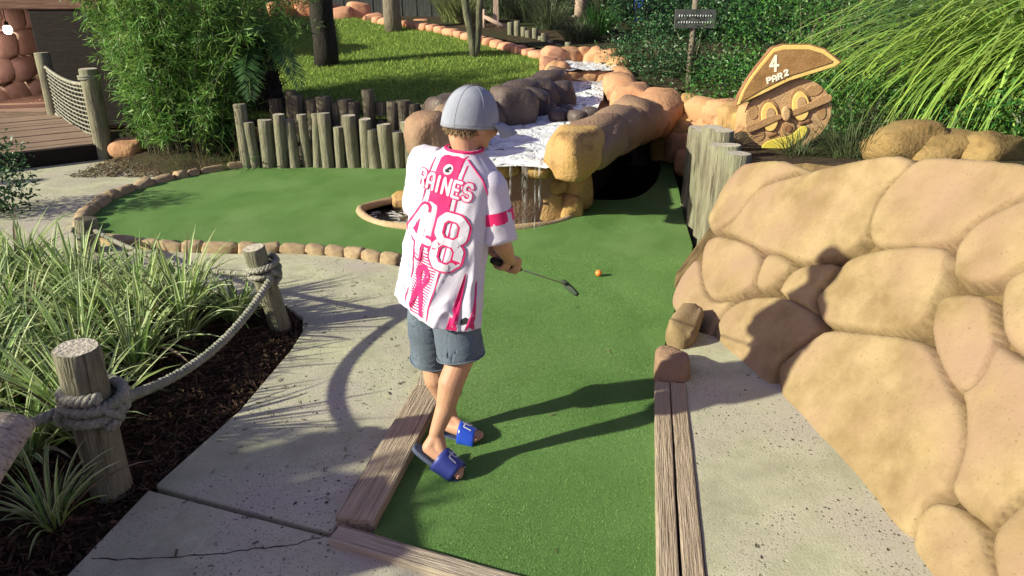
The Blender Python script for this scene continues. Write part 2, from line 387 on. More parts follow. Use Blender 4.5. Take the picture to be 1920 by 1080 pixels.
M['shade_black'] = mat('shade_black', (.004, .005, .005), (.008, .009, .009), 4, .12, .1, 12, spec=.3)  # near black colour in place of shade under the ridge
M['pool'] = water_mat('pool', .02, 7, (1, 1, 1))
mt = bpy.data.materials.new('fallwater'); mt.use_nodes = True
_b = mt.node_tree.nodes['Principled BSDF']; _b.inputs['Base Color'].default_value = (.8, .82, .84, 1); _b.inputs['Roughness'].default_value = .15
_n = mt.node_tree.nodes.new('ShaderNodeTexNoise'); _n.inputs['Scale'].default_value = 9
_tc = mt.node_tree.nodes.new('ShaderNodeTexCoord'); _mp = mt.node_tree.nodes.new('ShaderNodeMapping'); _mp.inputs['Scale'].default_value = (6, 6, .8)
mt.node_tree.links.new(_tc.outputs['Object'], _mp.inputs[0]); mt.node_tree.links.new(_mp.outputs[0], _n.inputs['Vector'])
_mr = mt.node_tree.nodes.new('ShaderNodeMapRange'); _mr.inputs[1].default_value = .42; _mr.inputs[2].default_value = .7; _mr.inputs[3].default_value = .0; _mr.inputs[4].default_value = .30
mt.node_tree.links.new(_n.outputs['Fac'], _mr.inputs[0]); mt.node_tree.links.new(_mr.outputs[0], _b.inputs['Alpha']); M['fallwater'] = mt

# ------------------------------------------------------------------ shape makers
def rdir(rnd):
    while True:
        v = V((rnd.uniform(-1, 1), rnd.uniform(-1, 1), rnd.uniform(-1, 1)))
        if .05 < v.length < 1: return v.normalized()
def boulder(mb, c, s, rz=0, seed=0, sq=.72, amp=.16, sub=3, tilt=(0, 0), m=0):
    bm = bmesh.new(); bmesh.ops.create_cube(bm, size=2)
    bmesh.ops.subdivide_edges(bm, edges=bm.edges[:], cuts=2 ** sub - 1, use_grid_fill=True)
    rot = Matrix.Rotation(rz, 3, 'Z') @ Matrix.Rotation(tilt[0], 3, 'X') @ Matrix.Rotation(tilt[1], 3, 'Y')
    vs = []; fr = random.Random(seed * 7 + 1); cuts = [(rdir(fr), fr.uniform(.76, .95)) for _ in range(9)]
    for v in bm.verts:
        p = v.co.normalized()
        q = V([math.copysign(abs(k) ** sq, k) for k in p])
        for n_, d_ in cuts:
            e_ = q.dot(n_) - d_
            if e_ > 0: q = q - n_ * e_ * .62
        q *= 1 + amp * nz(p, 1.3, seed * 3.1) + amp * .35 * nz(p, 3.4, seed * 1.7) + amp * .1 * nz(p, 9, seed)
        vs.append(rot @ V((q.x * s[0], q.y * s[1], q.z * s[2])) + V(c))
    mb.add(vs, [tuple(v.index for v in f.verts) for f in bm.faces], m); bm.free(); return mb
def rock(name, c, s, mt, parent=None, **k): return boulder(MB(), c, s, **k).build(name, mt, parent)
def log_mesh(name, r, h, seed, top='logtop', side='log', n=14, rings=5, taper=.0):
    mb = MB(); rnd = random.Random(seed); vs = []; lean = (rnd.uniform(-.02, .02), rnd.uniform(-.02, .02))
    zs = [h * i / rings for i in range(rings)] + [h - r * .07, h]
    for i, z in enumerate(zs):
        rr = r * (1 - taper * z / h) * (.93 if i == len(zs) - 1 else 1)
        for j in range(n):
            a = 2 * math.pi * j / n; k = rr * (1 + .05 * nz((math.cos(a), math.sin(a), z * 2), 1.2, seed) + .012 * rnd.uniform(-1, 1))
            vs.append(V((k * math.cos(a) + lean[0] * z / h, k * math.sin(a) + lean[1] * z / h, z + (.03 * r * math.cos(a + seed) if z > h * .9 else 0))))
    fs = [(i * n + j, i * n + (j + 1) % n, (i + 1) * n + (j + 1) % n, (i + 1) * n + j) for i in range(len(zs) - 1) for j in range(n)]
    mb.add(vs, fs); k = (len(zs) - 1) * n; mb.add(vs[k:], [tuple(range(n))], 1)
    return mb.mesh(name, [M[side], M[top]])
def blade(mb, p, az, length, width, lean, curl, segs=4, m=0, fold=0, twist=0., pale=None):
    """one arching leaf; lean = start angle from upright, curl = how far it bends over"""
    p = V(p); ph = lean; st = length / segs; side = V((-math.sin(az + twist), math.cos(az + twist), 0)); vs = []
    for i in range(segs + 1):
        w = width * (.55 + .45 * min(1, i / segs * 3)) * (1 - (i / segs) ** 2.2) + .0006
        vs += [p - side * w * .5, p + side * w * .5]
        d = V((math.sin(ph) * math.cos(az), math.sin(ph) * math.sin(az), math.cos(ph)))
        p = p + d * st; ph += curl / segs
    mb.add(vs, [(2 * i, 2 * i + 1, 2 * i + 3, 2 * i + 2) for i in range(segs)], m)
def leaf(mb, p, d, nrm, L, W, m=0):
    d = d.normalized(); s = d.cross(nrm)
    if s.length < 1e-3: s = d.orthogonal()
    s = s.normalized() * W * .5; q = p + d * L * .5 + nrm * L * .06
    mb.add([p, q - s, p + d * L, q + s], [(0, 1, 2, 3)], m)
def leafcloud(mb, n, c, rad, L, W, rnd, down=.2, shell=.55, clump=30, m=0, outer=.6):
    """leaf clumps spread through an ellipsoid, with gaps between them"""
    c = V(c)
    for _ in range(max(1, n // clump)):
        d = rdir(rnd); r = shell + (1.08 - shell) * rnd.random() ** .6
        cc = V((d.x * rad[0] * r, d.y * rad[1] * r, d.z * rad[2] * r)); cr = .16 * min(rad) + .05
        for _ in range(clump):
            e = rdir(rnd); p = c + cc + e * cr * rnd.random() ** .5 * 1.6
            dd = (d * outer + rdir(rnd) + V((0, 0, -down))).normalized()
            leaf(mb, p, dd, rdir(rnd), L * rnd.uniform(.6, 1.25), W * rnd.uniform(.7, 1.2), m)
def rope_strands(mb, pts, rad, pitch=.05, strands=3, n=6, m=0, step=.012):
    pts = [V(p) for p in pts]; fine = []; acc = [0]
    for a, b in zip(pts, pts[1:]):
        k = max(1, int((b - a).length / step))
        for i in range(k): fine.append(a.lerp(b, i / k))
    fine.append(pts[-1]); ln = 0; up = V((0, 0, 1)); rows = [[] for _ in range(strands)]
    for i, p in enumerate(fine):
        t = (fine[min(i + 1, len(fine) - 1)] - fine[max(i - 1, 0)]).normalized()
        if i: ln += (p - fine[i - 1]).length
        s = t.cross(up); s = s.normalized() if s.length > 1e-3 else t.orthogonal().normalized(); u2 = s.cross(t)
        for k in range(strands):
            a = ln / pitch * math.tau + k * math.tau / strands
            rows[k].append(p + (s * math.cos(a) + u2 * math.sin(a)) * rad * .5)
    for r_ in rows: mb.tube(r_, rad * .56, n, m)
    return mb
def catenary(a, b, sag, n=24):
    a, b = V(a), V(b); return [a.lerp(b, i / n) - V((0, 0, sag * 4 * (i / n) * (1 - i / n))) for i in range(n + 1)]

# ================================================================== THE SETTING
g = MB(); g.add([V((-300, -300, -.12)), V((300, -300, -.12)), V((300, 300, -.12)), V((-300, 300, -.12))], [(0, 1, 2, 3)])
tag(g.build('ground', M['bedsoil']), 'bare brown soil ground under and around the course', kind='structure')

BED = [(-1.40, 1.80), (-1.47, 1.3), (-1.9, .5), (-4.6, -.6), (-5.2, 4.2), (-4.2, 4.7), (-3.2, 4.72), (-2.2, 4.33), (-1.62, 4.06), (-1.32, 3.90), (-1.20, 3.76), (-1.15, 3.58), (-1.15, 3.35), (-1.21, 2.76), (-1.34, 2.24)]
def kerbline(off=0.):
    pts = [P(475, 313), P(400, 322), P(330, 335), P(270, 349), P(220, 366), P(172, 392), P(150, 420), P(160, 443), P(200, 455), P(300, 466), P(380, 470), P(450, 472), P(550, 470), P(650, 477), P(750, 494)]
    return [(p.x, p.y) for p in pts]
KB = chaikin(kerbline(), 2, False)
POOLC = (-.36, 5.90); POOL = [(POOLC[0] + .93 * math.cos(a) * (1 + .05 * math.sin(3 * a)), POOLC[1] + .54 * math.sin(a)) for a in [math.tau * i / 40 for i in range(40)]]
GREEN = [(-.475, 1.955), (.47, 1.585), (.655, 2.89), (.74, 3.2), (.9, 3.7), (.99, 3.97), (1.16, 4.4), (1.32, 5.0), (1.43, 5.8), (1.56, 6.6), (1.66, 7.4), (1.75, 8.35), (.5, 8.6), (-.3, 7.75), (-2.88, 7.70)] + KB[1:] + [(-.55, 4.45), (-.33, 4.1), (-.26, 3.7), (-.29, 3.3), (-.34, 2.89)]
def green_z(x, y): return .006 + .035 * max(0, min(1, (y - 3.2) / 3)) * nz((x, y, 0), .45, 3) + .12 * max(0, min(1, (y - 6.2) / 2)) * max(0, min(1, (x - .2)))
SHADE_PIT = chaikin([(p.x, p.y) for p in (P(1050, 372), P(1110, 378), P(1180, 379), P(1222, 362), P(1240, 332), P(1232, 308), P(1200, 296), P(1120, 300), P(1060, 330))], 2)
tag(sheet(GREEN, .10, green_z, [POOL, SHADE_PIT]).build('putting_green', M['turf']), 'green artificial turf putting green curving round the waterfall', kind='structure')

# concrete walk: two slabs with a tooled joint between them
walk = thing('concrete_path', (-1, 2.4, -.09), 'pitted grey concrete walk between plant bed and putting green', 'path'); del walk['category']; walk['kind'] = 'structure'
front = [(-1.355, 2.205), (-.60, 1.945), (-.575, 1.905), (.62, 1.44), (.75, -1.2), (-2.6, -1.2), (-1.91, .49), (-1.48, 1.3), (-1.41, 1.8)]
back = [(-1.335, 2.225), (-.615, 1.975)] + [(-.44, 2.89), (-.40, 3.3), (-.36, 3.7), (-.275, 3.75), (-.345, 4.09), (-.565, 4.43)] + [(x - .0, y - .045) for x, y in KB[::-1][:26]] + [(x - .06, y) for x, y in KB[::-1][26:]] + [(-3.6, 8.0), (-4.55, 8.02), (-4.6, 8.3), (-9.5, 8.3), (-9.5, 4.3), (-5.2, 4.25), (-4.2, 4.75)] + BED[6:]
bevel(slab(front, -.09, 0).build('slab', M['concrete'], walk, smooth=False), .008)
bevel(slab(back, -.09, 0).build('slab', M['concrete'], walk, smooth=False), .008)
strip = [(.80, 2.93), (.86, 3.3), (1.0, 3.5), (1.25, 3.3), (1.5, 2.8), (1.7, 1.8), (1.8, .3), (.45, .3), (.605, 1.76)]
tag(bevel(slab(strip, -.09, .036).build('concrete_strip', M['concrete'], smooth=False), .008), 'pitted pale concrete strip between timber edging and big rock wall', kind='structure')
ck = MB(); cp = [P(630, 1000, .0012), P(585, 1012, .0012), P(540, 1022, .0012), P(470, 1030, .0012), P(400, 1040, .0012), P(330, 1042, .0012), P(250, 1050, .0012), P(170, 1048, .0012)]
cp = [p + V((random.uniform(-.004, .004), random.uniform(-.006, .006), 0)) for p in chaikin([tuple(p) for p in cp], 2, False) for p in [V(p)]]
for a, b in zip(cp, cp[1:]):
    n_ = V((-(b - a).y, (b - a).x, 0)).normalized() * random.uniform(.0012, .0026); ck.add([a - n_, b - n_, b + n_, a + n_], [(0, 1, 2, 3)])
ck.build('crack', M['soil'], walk)

# mulch bed
def mulch_z(x, y): return -.035 + .05 * min(1, dist_poly((x, y), BED) / .5) + .018 * nz((x, y, 0), 7) + .01 * nz((x, y, 0), 19)
tag(sheet(BED, .07, mulch_z).build('mulch_bed', M['soil']), 'dark mulched plant bed inside the rope barrier', kind='structure')
mb = MB(); rnd = random.Random(4)
while len(mb.f) < 6200 * 6:
    x, y = rnd.uniform(-2.6, -1.12), rnd.uniform(1.2, 4.2)
    if not inside((x, y), BED) : continue
    if dist_poly((x, y), BED) > rnd.choice((.15, .35, .6, 1.0)): continue
    l = rnd.uniform(.015, .075); rot = Matrix.Rotation(rnd.uniform(0, 6.3), 3, 'Z') @ Matrix.Rotation(rnd.gauss(0, .35), 3, 'Y') @ Matrix.Rotation(rnd.uniform(0, 3), 3, 'X')
    mb.box((x, y, mulch_z(x, y) + rnd.uniform(.002, .018)), (l, rnd.uniform(.002, .011), rnd.uniform(.0015, .005)), rot)
tag(mb.build('mulch_chips', M['chip'], smooth=False), 'shredded dark bark mulch covering the plant bed', kind='stuff')

# turf pile on the near lane
rs = np.random.RandomState(3); mbv = []; n = 150000
x = rs.uniform(-.6, 1.2, n); y = 1.6 + 3.2 * rs.rand(n) ** 1.5
G2 = [(px, py) for px, py in GREEN]
keep = inside_np(x, y, G2)
x, y = x[keep], y[keep]; n = len(x); a = rs.uniform(0, 6.283, n); h = rs.uniform(.002, .0055, n); w = rs.uniform(.0007, .0014, n) * (1 + .25 * (y - 1.6))
z0 = np.array([green_z(x[i], y[i]) for i in range(n)]); la = rs.normal(0, .0025, (n, 2))
vv = np.empty((n, 3, 3)); vv[:, 0] = np.stack([x - np.cos(a) * w, y - np.sin(a) * w, z0 - .001], 1); vv[:, 1] = np.stack([x + np.cos(a) * w, y + np.sin(a) * w, z0 - .001], 1); vv[:, 2] = np.stack([x + la[:, 0], y + la[:, 1], z0 + h], 1)
def tri_mesh(name, vv, mt, label):
    n = len(vv); me = bpy.data.meshes.new(name); me.vertices.add(n * 3); me.vertices.foreach_set('co', vv.reshape(-1)); me.loops.add(n * 3); me.loops.foreach_set('vertex_index', np.arange(n * 3))
    me.polygons.add(n); me.polygons.foreach_set('loop_start', np.arange(n) * 3); me.polygons.foreach_set('loop_total', np.full(n, 3)); me.update(calc_edges=True); me.materials.append(mt)
    o = bpy.data.objects.new(name, me); col.objects.link(o); return tag(o, label, kind='stuff')
tri_mesh('turf_pile', vv, M['turf_blade'], 'short green nylon pile of the turf lane')

# lawn mound behind the palisade
LAWN = [(-3.9, 7.95), (-.95, 7.95), (-.55, 7.4), (-.15, 7.55), (.15, 8.2), (.5, 8.9), (.62, 9.6), (.66, 10.3), (.45, 10.9), (-.2, 11.8), (-1.2, 13.0), (-2.5, 14.3), (-3.4, 15.0), (-4.6, 15.2), (-4.6, 11.5), (-4.25, 10.4), (-4.15, 8.6)]
def lawn_z(x, y): return .48 + (y - 8) * .128 + .05 * nz((x, y, 0), .5, 2) - .10 * max(0, -x - 3.2) * .5
tag(sheet(LAWN, .22, lawn_z).build('lawn', M['lawn']), 'grassy mound lawn rising behind the log palisade', kind='structure')
n = 70000; x = rs.uniform(-4.6, .7, n); y = 7.9 + 7.0 * rs.rand(n) ** 1.2
keep = inside_np(x, y, LAWN); x, y = x[keep], y[keep]; n = len(x)
a = rs.uniform(0, 6.283, n); h = rs.uniform(.015, .045, n); w = rs.uniform(.004, .008, n); la = rs.normal(0, .02, (n, 2)); z0 = np.array([lawn_z(x[i], y[i]) for i in range(n)])
vv = np.empty((n, 3, 3)); vv[:, 0] = np.stack([x - np.cos(a) * w, y - np.sin(a) * w, z0 - .005], 1); vv[:, 1] = np.stack([x + np.cos(a) * w, y + np.sin(a) * w, z0 - .005], 1); vv[:, 2] = np.stack([x + la[:, 0], y + la[:, 1], z0 + h], 1)
tri_mesh('lawn_grass', vv, M['lawn_blade'], 'mown grass blades of the mound lawn')

# raised planted ground to the right and at the back
BACKG = [(1.55, 4.3), (1.5, 4.9), (1.62, 5.6), (1.85, 6.05), (2.12, 6.45), (2.2, 7.2), (2.15, 7.8), (1.95, 8.4), (1.4, 8.9), (1.2, 10.0), (1.1, 11.0), (.5, 11.1), (-.1, 11.95), (-1.1, 13.15), (-2.4, 14.45), (-3.4, 15.2), (-8, 15.6), (-60, 40), (-20, 70), (30, 70), (60, 20), (14, 2), (6, -.5), (2.3, -.5), (2.15, 1.5), (2.0, 3.0), (1.75, 3.8)]
def back_z(x, y):
    z = .84 + .03 * (x - 2) if y < 4 else .84 - .22 * min(1, (y - 4) / 1.2)
    if y > 5.2: z = .62 + .02 * (y - 5.2)
    if y > 8: z = .676 + (y - 8) * .10
    if y > 14: z = 1.276 + (y - 14) * .012
    return min(z, 1.45) + .03 * nz((x, y, 0), 1.1, 5)
tag(sheet(BACKG, .55, back_z).build('planted_bank', M['bedsoil']), 'raised planted soil bank behind rocks and stream', kind='structure')

# ================================================================== TIMBER EDGING OF THE LANE
def beam(name, a, b, w, h, mt, z0, label, cat, group=None, over=0):
    a, b = V((*a, 0)), V((*b, 0)); d = b - a; L = d.length + over; mb = MB(); k = 14; vs = []
    for i in range(k + 1):
        for yy, zz in ((-.5, 0), (.5, 0), (.5, 1), (-.5, 1)):
            vs.append(V((-L / 2 + L * i / k, yy * w + .0022 * nz((i, yy * 5, zz * 5), .9, L), zz * h + (.0025 * nz((i, yy * 4, zz), .7, L * 2) if zz else 0))))
    fs = [(i * 4 + j, i * 4 + (j + 1) % 4, i * 4 + 4 + (j + 1) % 4, i * 4 + 4 + j) for i in range(k) for j in range(4)] + [(3, 2, 1, 0), tuple(k * 4 + j for j in range(4))]
    mb.add(vs, fs); me = mb.mesh(name, mt, smooth=False)
    c = (a + b) / 2; o = bpy.data.objects.new(name, me); col.objects.link(o); o.location = (c.x, c.y, z0); o.rotation_euler = (0, 0, math.atan2(d.y, d.x)); bevel(o, .006)
    return tag(o, label, cat, group)
beam('timber_edging', (-.540, 1.99), (-.375, 2.90), .142, .13, M['beam'], -.085, "brown timber rail along the lane beside the boy's raised heel", 'timber')
beam('timber_edging', (-.375, 2.905), (-.33, 3.72), .135, .13, M['beam'], -.085, "timber rail along the lane hidden behind the boy's legs", 'timber')
beam('timber_edging', (-.60, 1.945), (.62, 1.475), .075, .115, M['greybeam'], -.085, 'weathered grey board closing the foot of the lane', 'timber')
beam('timber_edging', (.450, 1.55), (.695, 2.93), .068, .135, M['beam'], -.085, 'timber beam on the right of the lane, touching the turf', 'timber')
beam('timber_edging', (.522, 1.50), (.768, 2.93), .070, .13, M['beam'], -.085, 'timber beam on the right of the lane, touching the concrete strip', 'timber')

# stone kerb round the far lobe of the green
kerb = thing('stone_kerb', (KB[30][0], KB[30][1], -.05), 'curved kerb of rounded tan stones edging the putting green', 'kerb')
kst = [boulder(MB(), (0, 0, 0), (.5, .5, .5), seed=i + 20, sq=.55, amp=.12, sub=2).mesh('stone', M['kerbstone']) for i in range(5)]
d_ = 0; nxt = 0; i = 0; rnd = random.Random(11)
line = [V((p[0], p[1], 0)) for p in KB]; seg_i = 0
def along(line, s):
    for a, b in zip(line, line[1:]):
        l = (b - a).length
        if s <= l: return a + (b - a) * (s / l), (b - a).normalized()
        s -= l
    return line[-1], (line[-1] - line[-2]).normalized()
tot = sum((b - a).length for a, b in zip(line, line[1:])); s_ = 0
while s_ < tot - .05:
    L = rnd.choice((.15, .2, .26, .31)) * (1 if s_ > 2.6 else .9); p, t = along(line, s_ + L / 2)
    place('stone', kst[rnd.randrange(5)], kerb, (p.x, p.y, .012), (rnd.gauss(0, .06), rnd.gauss(0, .05), math.atan2(t.y, t.x) + rnd.gauss(0, .05)), (L * 1.03, rnd.uniform(.10, .125), rnd.uniform(.115, .14)))
    s_ += L

# pool at the foot of the fall
rim = MB(); rim.tube([(x, y, .012 + .008 * math.sin(i)) for i, (x, y) in enumerate(POOL)], .035, 8, closed=True)
tag(rim.build('pool_rim', M['kerbstone']), 'low tan rounded rim round the splash pool', kind='structure')
tag(sheet([(POOLC[0] + (x - POOLC[0]) * 1.01, POOLC[1] + (y - POOLC[1]) * 1.01) for x, y in POOL], .1, lambda x, y: -.055).build('pool_water', M['pool']), 'dark water in the splash pool under the fall', kind='structure')

# added sunken black pit standing for the shade under the rock ridge
pit = MB(); k = len(SHADE_PIT); pit.add([V((x, y, green_z(x, y))) for x, y in SHADE_PIT] + [V((x, y, -.115)) for x, y in SHADE_PIT], [(i, (i + 1) % k, (i + 1) % k + k, i + k) for i in range(k)])
tag(pit.build('shade_pit_side', M['wet_shade_rock']), 'dark rim of the added pit standing for shade under the rock ridge', kind='structure')
tag(sheet(SHADE_PIT, .12, lambda x, y: -.07).build('shade_pit_sheet', M['shade_black']), 'black sheet standing for the shade under the rock ridge', kind='structure')

# ================================================================== BIG ROCK WALL ON THE RIGHT
def xbase(y):
    T = [(-2, 1.55), (1.0, 1.42), (1.82, 1.31), (2.4, 1.285), (2.87, 1.235), (3.2, 1.14), (3.5, 1.05), (3.95, .97), (4.2, .94), (4.5, 1.02), (4.8, 1.25), (5.2, 1.8), (6, 3)]
    for (a, b), (c, d) in zip(T, T[1:]):
        if y <= c: return b + (d - b) * max(0, (y - a) / (c - a))
    return T[-1][1]
def wallpt(y, z): return V((xbase(y) + .60 * z, y, z))
def hit_wall(u, v):
    d = ray(u, v); t = .8
    while t < 7:
        p = V((0, 0, CAMZ)) + d * t
        if p.x > xbase(p.y) + .60 * p.z: return (p.y, p.z)
        t += .006
    return None
wall = thing('rock_wall', (1.5, 2.9, -.1), 'large sloping wall of smooth tan sculpted boulders beside the lane', 'rock wall')
STONES = [
 [(1335, 432), (1338, 400), (1357, 362), (1400, 312), (1460, 300), (1515, 314), (1500, 330), (1440, 348), (1425, 362), (1382, 416), (1342, 438)],
 [(1345, 437), (1382, 416), (1427, 360), (1445, 348), (1513, 328), (1613, 303), (1680, 292), (1715, 299), (1710, 320), (1672, 350), (1655, 370), (1640, 410), (1627, 450), (1587, 485), (1513, 493), (1493, 490), (1457, 475), (1437, 475), (1393, 450)],
 [(1663, 365), (1675, 352), (1725, 299), (1780, 295), (1920, 307), (1975, 320), (1975, 350), (1920, 375), (1840, 415), (1800, 457), (1760, 465), (1680, 468), (1650, 468), (1635, 450), (1640, 405)],
 [(1800, 465), (1845, 418), (1925, 378), (1990, 360), (1990, 490), (1920, 508), (1880, 533), (1827, 537), (1795, 527), (1797, 495)],
 [(1347, 440), (1390, 452), (1413, 463), (1435, 483), (1427, 517), (1417, 543), (1380, 557), (1347, 565), (1327, 553), (1320, 520), (1323, 470)],
 [(1443, 478), (1467, 478), (1490, 493), (1487, 510), (1460, 540), (1437, 550), (1423, 543), (1430, 517)],
 [(1590, 488), (1650, 470), (1730, 463), (1783, 467), (1785, 487), (1763, 560), (1753, 600), (1727, 623), (1680, 630), (1613, 620), (1553, 613), (1540, 587), (1535, 560), (1567, 527)],
 [(1493, 500), (1585, 492), (1560, 530), (1530, 560), (1535, 590), (1510, 580), (1465, 553), (1463, 545)],
 [(1465, 555), (1515, 577), (1540, 600), (1535, 630), (1480, 672), (1462, 692), (1464, 748), (1430, 745), (1390, 725), (1355, 690), (1340, 650), (1350, 600), (1390, 562)],
 [(1262, 575), (1285, 520), (1318, 475), (1322, 545), (1345, 567), (1385, 560), (1350, 598), (1340, 645), (1310, 632), (1280, 605)],
 [(1472, 752), (1462, 700), (1480, 678), (1540, 632), (1560, 618), (1613, 624), (1723, 637), (1755, 660), (1780, 720), (1813, 770), (1817, 830), (1800, 880), (1783, 925), (1745, 935), (1730, 990), (1713, 1012), (1690, 1002), (1613, 932), (1563, 882), (1520, 822), (1487, 785)],
 [(1770, 557), (1847, 553), (1867, 580), (1870, 643), (1853, 693), (1843, 717), (1820, 735), (1795, 735), (1780, 715), (1760, 665), (1753, 625), (1757, 600)],
 [(1930, 508), (1885, 540), (1890, 600), (1892, 640), (1920, 670), (1990, 690), (1990, 500)],
 [(1845, 725), (1870, 655), (1890, 650), (1920, 680), (1990, 700), (1990, 880), (1900, 960), (1862, 995), (1830, 970), (1790, 925), (1805, 880), (1822, 830), (1818, 770), (1800, 740)],
 [(1718, 1012), (1735, 960), (1760, 943), (1795, 947), (1830, 975), (1855, 1003), (1862, 1040), (1880, 1090), (1880, 1150), (1742, 1150), (1722, 1060)],
 [(1868, 1000), (1900, 968), (1990, 890), (1990, 1150), (1890, 1150), (1870, 1045)]]
def wall_normal(a, b):
    p = wallpt(a, b); da = wallpt(a + .02, b) - wallpt(a - .02, b); db = wallpt(a, b + .02) - wallpt(a, b - .02)
    n = da.cross(db).normalized(); return n if n.x < 0 else -n
def panel_stone(poly, parent, mt, seed, H=.026, W=.036, step=.016, pt=wallpt, nf=wall_normal, inset=.002, grow=.012):
    cx_ = sum(p[0] for p in poly) / len(poly); cy_ = sum(p[1] for p in poly) / len(poly)
    poly = [(a + (a - cx_) / max(.02, math.hypot(a - cx_, b - cy_)) * grow, b + (b - cy_) / max(.02, math.hypot(a - cx_, b - cy_)) * grow) for a, b in poly]
    poly = chaikin(poly, 2); ar = sum(poly[i][0] * poly[(i + 1) % len(poly)][1] - poly[(i + 1) % len(poly)][0] * poly[i][1] for i in range(len(poly)))
    v, f = fill(poly, step); mb = MB(); vs = []
    w = min(W, max(dist_poly((p.x, p.y), poly) for p in v) * .9)
    for p in v:
        d = max(0, dist_poly((p.x, p.y), poly) - inset); k = min(1, d / w); h = H * (1 - (1 - k) ** 2.6) + .22 * H * min(1, d / (w * 2.2))
        q = pt(p.x, p.y); n = nf(p.x, p.y)
        h += (k ** .5) * (.024 * nz(q, 2.6, seed) + .008 * nz(q, 7, seed) + .0015 * nz(q, 22, seed)) - .07 * (1 - k) ** 9
        vs.append(q + n * h)
    g = []
    for t in f:
        a, b, c = vs[t[0]], vs[t[1]], vs[t[2]]; g.append(t if (b - a).cross(c - a).dot(nf(v[t[0]].x, v[t[0]].y)) > 0 else t[::-1])
    mb.add(vs, g); return mb.build('stone', mt, parent)
for i, pl in enumerate(STONES):
    q = [hit_wall(*p) for p in pl]
    if any(k is None for k in q): q = [k for k in q if k]
    panel_stone([(a, b) for a, b in q], wall, M['rock'], i * 1.3)
# stones beyond the frame towards the viewer, and the cap behind the crest
for i, pl in enumerate([[(1.55, .02), (1.75, .5), (1.2, .62), (.9, .3), (1.0, .0)], [(1.75, .56), (1.9, 1.05), (1.2, 1.15), (1.15, .68)], [(.85, .0), (.8, .35), (1.1, .66), (1.1, 1.15), (.2, 1.1), (.1, .0)]]):
    panel_stone(pl, wall, M['rock'], 40 + i)
core = MB(); ys = [-.6 + .12 * i for i in range(46)]; zs = [-.1 + .08 * i for i in range(16)]
vs = []
for y in ys:
    zt = .99 - .14 * max(0, y - 3.0) - .25 * max(0, y - 3.9)
    for z in zs:
        zz = -.1 + (z + .1) / 1.2 * (zt + .1); p = wallpt(y, zz); vs.append(p + V((.072 + .012 * nz(p, 6), 0, 0)))
    p = vs[-1]; vs.append(p + V((.14, 0, -.02))); vs.append(p + V((.5, 0, -.2)))
k = len(zs) + 2
core.add(vs, [(i * k + j, (i + 1) * k + j, (i + 1) * k + j + 1, i * k + j + 1) for i in range(len(ys) - 1) for j in range(k - 1)])
core.build('mortar', M['mortar'], wall)
# low stones ending the timber beams
tag(rock('edging_rock', P(1278, 645) + V((.01, .03, .05)), (.082, .17, .135), M['rock'], rz=-.42, seed=3, sq=.6, tilt=(.05, 0)), 'rounded tan rock lying between the beam ends and the wall', 'rock')
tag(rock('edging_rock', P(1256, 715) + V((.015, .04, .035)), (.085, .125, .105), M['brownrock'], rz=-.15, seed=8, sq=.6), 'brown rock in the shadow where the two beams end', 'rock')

# ================================================================== ROCK WATERFALL
fall = thing('rock_waterfall', (.1, 6.4, -.1), 'sculpted rock waterfall with a stream spilling into the pool', 'waterfall')
# the body of the mound under the stream
CORE = [(-.75, 5.85), (-.4, 5.68), (.3, 5.68), (.5, 5.9), (.62, 6.6), (.95, 7.6), (1.2, 8.4), (1.3, 10.4), (.6, 10.6), (.55, 9.2), (.1, 8.3), (-.4, 7.7), (-.85, 6.9)]
def strz(y):
    T = [(5.4, .485), (5.6, .50), (7.0, .545), (8.35, .60), (8.5, .62), (8.95, .70), (9.25, .72), (9.28, .84), (12, .86)]
    for (a, b), (c, d) in zip(T, T[1:]):
        if y <= c: return b + (d - b) * max(0, (y - a) / (c - a))
    return .86
cm = sheet(CORE, .15, lambda x, y: strz(y) - .045); n0 = len(cm.v)
o_ = [V((x, y, strz(y) - .045)) for x, y in CORE]; cm.add(o_ + [V((p.x, p.y, -.12)) for p in o_], [(i, (i + 1) % len(o_), (i + 1) % len(o_) + len(o_), i + len(o_)) for i in range(len(o_))])
cm.build('core', M['brownrock'], fall)
# lip stones: flat slabs the water runs over
for (u0, u1, y_, mt_, sd) in ((800, 893, 5.56, 'gold', 1), (897, 975, 5.54, 'gold', 2), (977, 1036, 5.53, 'gold', 3)):
    a, b = Q(u0, 305, y_), Q(u1, 305, y_); boulder(MB(), ((a.x + b.x) / 2, y_ + .1, .435), ((b.x - a.x) / 2, .16, .062), seed=sd, sq=.42, amp=.06).build('lip_stone', M[mt_], fall)
# face under the lip and the stones at its foot
for (x, y, z, sx, sy, sz, mt_, sd) in ((-.62, 5.86, .18, .2, .2, .25, 'brownrock', 1), (-.28, 5.84, .2, .2, .16, .26, 'brownrock', 2), (.05, 5.82, .25, .17, .15, .2, 'brownrock', 3), (.30, 5.86, .27, .17, .16, .14, 'gold', 4), (.10, 5.86, .06, .16, .13, .13, 'gold', 5), (.31, 5.80, .08, .15, .13, .17, 'gold', 6), (.47, 5.84, .06, .12, .15, .16, 'gold', 7), (-.1, 5.86, .05, .12, .1, .1, 'gold', 8), (.55, 5.95, .2, .13, .18, .22, 'gold', 9), (-.92, 6.3, .0, .16, .12, .08, 'gold', 10)):
    rock('boulder', (x, y, z), (sx, sy, sz), M[mt_], fall, seed=sd + 50, sq=.66)
